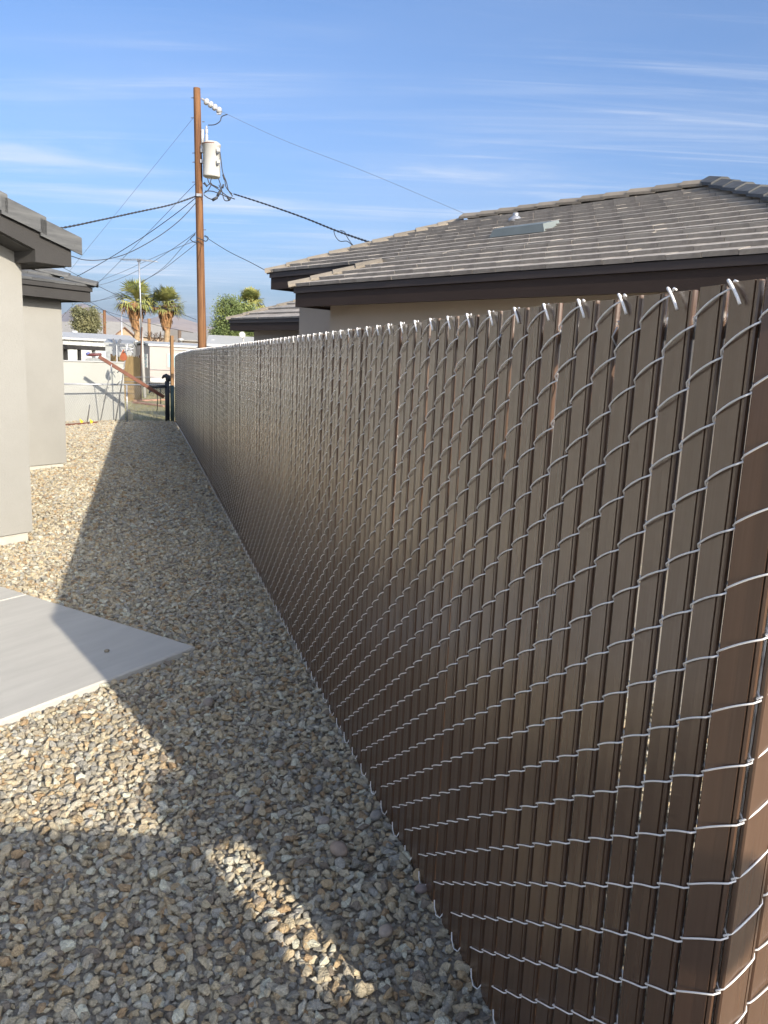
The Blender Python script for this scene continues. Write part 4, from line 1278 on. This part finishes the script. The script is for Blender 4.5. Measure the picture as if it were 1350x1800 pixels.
# small grey shed and red / blue boat like bundle behind the wall
sh0 = at(186, 640, 33); sh0[2] = BZ
t4, PS = bldg('shed', 'small grey tin shed behind the orange ornament', sh0, dirv(80), dirv(-10), 1.05, 1.2, at(190, 606, 33)[2] - BZ, M['corrug'], M['corrug'], .12, .05, end_name='shed')
bt0, bt1 = at(152, 624, 30), at(178, 623, 30)
dd = unit(bt1 - bt0)
bo = thing('bundle', 'red and blue tarp bundle resting behind the white wall', 'tarp', bt0)
mb = MB(); mb.tube([bt0, bt0 + (bt1 - bt0) * .3, bt1], [.03, .06, .05], 8); mb.build('red_roll', M['red'], bo, True)
mb = MB(); mb.tube([bt0 + UZ * .02, bt0 + (bt1 - bt0) * .2 + UZ * .08], [.06, .04], 8); mb.build('blue_roll', M['blue'], bo, True)
MB().box(v3(*((bt0 + bt1) / 2)[:2], (bt0[2] - .1 + BZ) / 2) + v3(0, .1, 0), (.6, .4, bt0[2] - .1 - BZ), dd, np.cross(UZ, dd)).build('crate', M['corrug'], bo)
# weather vane / bicycle like frame
bc = at(205, 607, 30)
wv = thing('windmill_ornament', 'grey metal whirligig ornament above the white wall', 'ornament', bc)
MB().tube([v3(bc[0], bc[1], BZ), bc], .02, 6).build('stem', M['galvdull'], wv)
mb = MB()
for k_ in range(6):
    a_ = k_ * math.pi / 3; c = bc + v3(math.cos(a_) * .2, .02, math.sin(a_) * .16); mb.box(c, (.22, .012, .10), v3(math.cos(a_), 0, math.sin(a_)), v3(0, 1, 0), v3(-math.sin(a_), 0, math.cos(a_)))
mb.build('blades', M['cable_grey'], wv)
mb = MB()
for k_ in range(2):
    c = bc + v3(.25 + .28 * k_, .05, -.02); mb.tube([c + v3(math.cos(t_) * .13, 0, math.sin(t_) * .11) for t_ in np.linspace(0, 6.28, 13)], .022, 5)
mb.build('hoops', M['galvdull'], wv)
# houses further off
cG = at(206, 600, 85); cG[2] = BZ
bldg('house', 'tan gabled house peeping over the white trailer roof', cG, dirv(72), dirv(-18), 3.0 / 1359 * 0 + 85 * 24 / 1359 * 1.08, 8, at(206, 587, 85)[2] - BZ, M['tan_wall'], M['brown_trim'], 85 * 11 / 1359, .25, 'b')
cH = at(168, 600, 110); cH[2] = BZ
bldg('house', 'grey roofed house behind the tan gable', cH, dirv(75), dirv(-15), 9, 7, at(180, 586, 110)[2] - BZ, M['tan_wall'], M['grey_roof'], 1.7, .4)
cH = at(96, 600, 95); cH[2] = BZ
bldg('house', 'low grey roofed house at the left, beside the stucco corner', cH, dirv(75), dirv(-15), 3.6, 7, at(110, 583, 95)[2] - BZ, M['tan_wall'], M['grey_roof'], 1.2, .4)
cH = at(318, 600, 90); cH[2] = BZ
bldg('house', 'long pale roofed house between the right palm and the utility pole', cH, dirv(78), dirv(-12), 14, 8, at(330, 598, 90)[2] - BZ, M['stucco_r'], M['grey_roof'], .9, .4)
rp0 = at(372, 604, 45)
o, _ = bldg('house', 'low building with a pale sloping roof below the green tree', v3(rp0[0], rp0[1], BZ), dirv(80), dirv(-10), 6, 5, at(395, 607, 45)[2] - BZ, M['stucco_r'], M['trailer_white'], .5, .3)
# roof vents
for (x, y, Y, lab) in ((131, 584, 52, 'white round roof vent on the white trailer roof'), (373.5, 600, 46, 'pale round roof vent just right of the utility pole'), (318, 597, 60, 'small white roof vent left of the utility pole')):
    p = at(x, y, Y); tag(MB().lathe(p - UZ * .45, [(.10, 0), (.10, .35), (.22, .37), (.22, .5), (.10, .56)], 12).build('roof_vent', M['trailer_white'], None, True), lab, 'roof vent')
# satellite dish by the far house
dp = at(425.5, 589, 19.0)
ds = thing('satellite_dish', 'small white satellite dish beside the far taupe house', 'satellite dish', dp)
mb = MB(); mb.lathe(dp, [(.005, 0), (.05, .01), (.075, .025), (.078, .03), (.05, .018), (.005, .010)], 16, unit(v3(.4, -1, .25))); mb.build('dish', M['trailer_white'], ds, True)
MB().tube([v3(dp[0] + .03, dp[1] + .05, BZ), dp + v3(.02, .02, 0)], .02, 7).build('stand', M['trailer_white'], ds, True)
# distant small poles
for (x, y0, y1, Y, r_, mt, lab) in ((183.5, 592, 545, 88, .17, 'wood_pole', 'distant brown utility pole between the olive tree and the left palm'),
                                    (262, 602, 560, 80, .16, 'wood_post', 'slim timber pole just right of the left palm trunk'),
                                    (315.5, 602, 580, 75, .17, 'bark', 'short dark pole between the right palm and the utility pole'),
                                    (213.5, 582, 540, 80, .07, 'galvdull', 'thin grey street lamp pole left of the palms')):
    p, q = at(x, y0, Y), at(x, y1, Y); p[2] = BZ
    o = MB().tube([p, q], r_, 8).build('far_pole', M[mt], None, True); tag(o, lab, 'pole', 'distant poles')
lampp = at(213.5, 540, 80)
o = MB().tube([lampp, lampp + v3(-.2, 0, .3), at(203, 523, 80)], .05, 6).build('bent_arm', M['galvdull'], None, True)
tag(o, 'curved arm of the grey street lamp left of the palms', 'lamp arm')

# ------------------------------------------------------------------ trees


def palm(label, x, ytop, ybase, ycrown, Y, spread, skirt=True, nf=46, seed=1, trunkr=.22):
    r = np.random.default_rng(seed)
    top = at(x, ycrown, Y); base = v3(top[0], top[1], BZ)
    t = thing('palm_tree', label, 'palm tree', base, 'fan palms behind the trailers')
    hh = top[2] - BZ
    n = 12
    MB().tube([base + UZ * hh * k / n + v3(.08 * math.sin(k), 0, 0) for k in range(n + 1)], [trunkr * (1.15 - .3 * k / n + .08 * (k % 2)) for k in range(n + 1)], 9).build('trunk', M['palm_trunk'], t, True)
    mg, md_ = MB(), MB()

    def frond(mb, az, el, ln, fan, droop, w=.055):
        d = v3(math.cos(az) * math.cos(el), math.sin(az) * math.cos(el), math.sin(el))
        tip = top + d * ln
        side = unit(np.cross(d, UZ)); up = np.cross(side, d)
        mb.tube([top, top + d * ln * .5 + UZ * .05, tip], .025, 3, False)
        for a in np.linspace(-1.25, 1.25, 13):
            dd = unit(d * math.cos(a) + side * math.sin(a) + up * .18 * math.cos(a * 2))
            fl = fan * (.75 + .3 * math.cos(a)) * r.uniform(.85, 1.1)
            p1 = tip + dd * fl * .6; p2 = tip + dd * fl + UZ * -droop * fl * r.uniform(.2, 1.0)
            n_ = unit(np.cross(dd, up)) * w
            mb.add([tip - n_ * .3, tip + n_ * .3, p1 + n_, p1 - n_], [(0, 1, 2, 3)]); mb.add([p1 - n_, p1 + n_, p2], [(0, 1, 2)])
    for k in range(nf):
        az = r.uniform(0, 6.283); el = r.uniform(-.45, 1.35)
        frond(mg, az, el, spread * r.uniform(.42, .62), spread * r.uniform(.52, .75), .25 + .3 * (el < .2))
    cr_ = mg.build('crown', M['palm_leaf'], t)
    if skirt:
        for k in range(150):
            az = r.uniform(0, 6.283); q = r.random()
            z0 = top[2] - .2 - q * spread * .85
            rad = trunkr + spread * (.34 - .27 * q) * r.uniform(.6, 1.05)
            a0 = v3(top[0] + math.cos(az) * trunkr * .7, top[1] + math.sin(az) * trunkr * .7, z0 + .2)
            a1 = v3(top[0] + math.cos(az) * rad, top[1] + math.sin(az) * rad, z0 - .35)
            for b in range(3):
                a2 = v3(top[0] + math.cos(az + r.normal(0, .12)) * rad * r.uniform(.8, 1), top[1] + math.sin(az + r.normal(0, .12)) * rad, z0 - r.uniform(.7, 1.3) * spread * .42)
                sd = v3(-math.sin(az), math.cos(az), 0) * .09
                md_.add([a0 - sd * .4, a0 + sd * .4, a1 + sd, a1 - sd], [(0, 1, 2, 3)]); md_.add([a1 - sd, a1 + sd, a2], [(0, 1, 2)])
        for k in range(9):
            frond(md_, r.uniform(0, 6.283), r.uniform(-.7, .05), spread * .5, spread * .5, .8)
        md_.build('dead_fronds', M['palm_dry'], t)
    return t


palm('left fan palm with a brown skirt, crossed by the antenna mast', 239, 497, 590, 530, 64, 1.72, seed=2, nf=50)
palm('right fan palm with a full golden skirt left of the utility pole', 292, 507, 600, 536, 64, 1.45, seed=5, nf=38)
palm('green fan palm crown rising out of the tree at right of the pole', 441, 512, 600, 532, 58, 1.05, skirt=False, seed=9, nf=44)


def leafy_tree(name, label, mt, blobs, trunk, Y, n, size, seed, feather=0.0):
    r = np.random.default_rng(seed)
    bx, by = trunk
    base = at(bx, by, Y); base[2] = BZ
    t = thing(name, label, 'tree', base)
    c0 = at(blobs[0][0], blobs[0][1], Y)
    mt_ = MB()
    mt_.tube([base, base + (c0 - base) * .5, c0], [.22, .16, .06], 7)
    mb = MB()
    pxm = Y / FOC
    wts = np.array([b[2] * b[3] for b in blobs], float); wts /= wts.sum()
    for b, w in zip(blobs, wts):
        c = at(b[0], b[1], Y); rx, rz = b[2] * pxm, b[3] * pxm
        mt_.tube([base + (c0 - base) * .45, c * .6 + (base + (c0 - base) * .45) * .4 + r.normal(0, .1, 3), c], [.09, .05, .02], 5)
        k = int(n * w)
        ncl = max(6, k // 26)
        for q in range(ncl):
            d = unit(r.normal(size=3)) * r.random() ** .42
            cc = c + d * np.array([rx, rx * .9, rz])
            for l in range(26):
                p = cc + r.normal(0, .16 * rx + .10, 3) * np.array([1, 1, .7]) + UZ * (-feather * r.random())
                a = unit(r.normal(size=3)); bb = unit(np.cross(a, r.normal(size=3)))
                s_ = size * r.uniform(.6, 1.3)
                mb.add([p - a * s_, p + bb * s_ * .45, p + a * s_, p - bb * s_ * .45], [(0, 1, 2, 3)])
    mt_.build('trunk', M['bark'], t, True)
    mb.build('crown', mt, t)
    return t


leafy_tree('tree', 'bushy green tree right of the utility pole, behind the far house', M['leaf_a'],
           [(412, 560, 28, 26), (398, 588, 22, 20), (420, 585, 24, 18), (405, 535, 20, 13), (385, 570, 12, 14), (432, 550, 20, 16), (392, 548, 14, 10), (445, 575, 16, 18), (380, 590, 10, 12)], (412, 612), 50, 17000, .068, 3)
leafy_tree('tree', 'olive green tree standing behind the white trailer roof at left', M['leaf_b'],
           [(146, 562, 18, 16), (138, 548, 9, 11), (158, 575, 17, 12), (164, 552, 9, 12), (150, 583, 16, 8), (136, 572, 8, 9), (168, 568, 9, 10)], (151, 596), 72, 9000, .09, 4)
# bare grey tree between the palms
r_ = np.random.default_rng(21)
bt_ = at(273, 602, 70); bt_[2] = BZ
tb = thing('bare_tree', 'leafless grey tree between the two palm trunks', 'tree', bt_)
mb = MB()


def branch(p, d, ln, rad, dep):
    q = p + d * ln
    mb.tube([p, (p + q) / 2 + r_.normal(0, .05, 3), q], [rad, rad * .8, rad * .6], 4, False)
    if dep:
        for _ in range(3): branch(q, unit(d + r_.normal(0, .5, 3) + UZ * .1), ln * .72, rad * .6, dep - 1)


branch(bt_, UZ, 1.6, .12, 0)
for _ in range(5): branch(bt_ + UZ * 1.5, unit(UZ + r_.normal(0, .5, 3)), 1.0, .08, 3)
mb.build('branches', M['bark'], tb)

# ------------------------------------------------------------------ hills


def ridge(name, prof, Y, depth, material, seed, z_lo=-1.0):
    r = np.random.default_rng(seed)
    xs = np.array([p[0] for p in prof], float); ysx = np.array([p[1] for p in prof], float)
    X = np.linspace(xs[0], xs[-1], 240); Yp = np.interp(X, xs, ysx)
    nz = np.zeros_like(X)
    for o_ in range(6): nz += np.interp(X, np.linspace(X[0], X[-1], 12 * 2 ** o_), r.normal(0, 1.6 / 1.7 ** o_, 12 * 2 ** o_))
    Yp = Yp + nz * .9
    rows = 22
    vs = []
    for j in range(rows):
        t = j / (rows - 1)
        f = t ** 1.25
        rn = np.zeros_like(X)
        for o_ in range(5): rn += np.interp(X, np.linspace(X[0], X[-1], 14 * 2 ** o_), r.normal(0, .07 / 1.5 ** o_, 14 * 2 ** o_))
        for x, y, q in zip(X, Yp, rn):
            p = at(x, y, Y)
            zz = z_lo + (p[2] - z_lo) * max(0, min(1, f * (1 + q * 2.2 * (1 - t)))) 
            dist = Y - depth * (1 - t)
            b = at(x, y, dist)
            vs.append((b[0], b[1], zz))
    n = len(X)
    fs = [(j * n + i, j * n + i + 1, (j + 1) * n + i + 1, (j + 1) * n + i) for j in range(rows - 1) for i in range(n - 1)]
    me = bpy.data.meshes.new(name); me.from_pydata(vs, [], fs); me.materials.append(material); me.update()
    o = link(name, me); kind(o, 'structure'); return o


ridge('mountain', [(-500, 575), (-200, 560), (40, 566), (100, 558), (118, 549), (140, 533), (152, 537), (170, 549), (195, 556), (230, 562), (262, 561), (292, 552), (312, 556), (345, 567), (400, 582), (520, 592), (760, 585), (1100, 600), (1700, 610)], 5200, 1500, M['hill'], 31)
ridge('foothill', [(-500, 590), (-100, 584), (90, 563), (120, 566), (150, 572), (200, 578), (240, 575), (280, 580), (330, 583), (370, 594), (430, 604), (600, 618), (900, 630), (1700, 640)], 1700, 700, M['hill_near'], 33)

# ------------------------------------------------------------------ haze
hz_ = MB().box((0, 3000, 174), (24000, 8000, 352)).build('haze', None)
hz_.data.materials.clear()
hm = bpy.data.materials.new('haze_air'); hm.use_nodes = True
hn = hm.node_tree; hn.nodes.remove(hn.nodes['Principled BSDF'])
pv_ = hn.nodes.new('ShaderNodeVolumePrincipled'); pv_.inputs['Color'].default_value = (.70, .80, 1.0, 1); pv_.inputs['Density'].default_value = .00006
hn.links.new(pv_.outputs[0], hn.nodes['Material Output'].inputs['Volume'])
hz_.data.materials.append(hm)
kind(hz_, 'stuff'); hz_['label'] = 'thin bluish desert haze filling the air'
print('objects', len(bpy.data.objects))
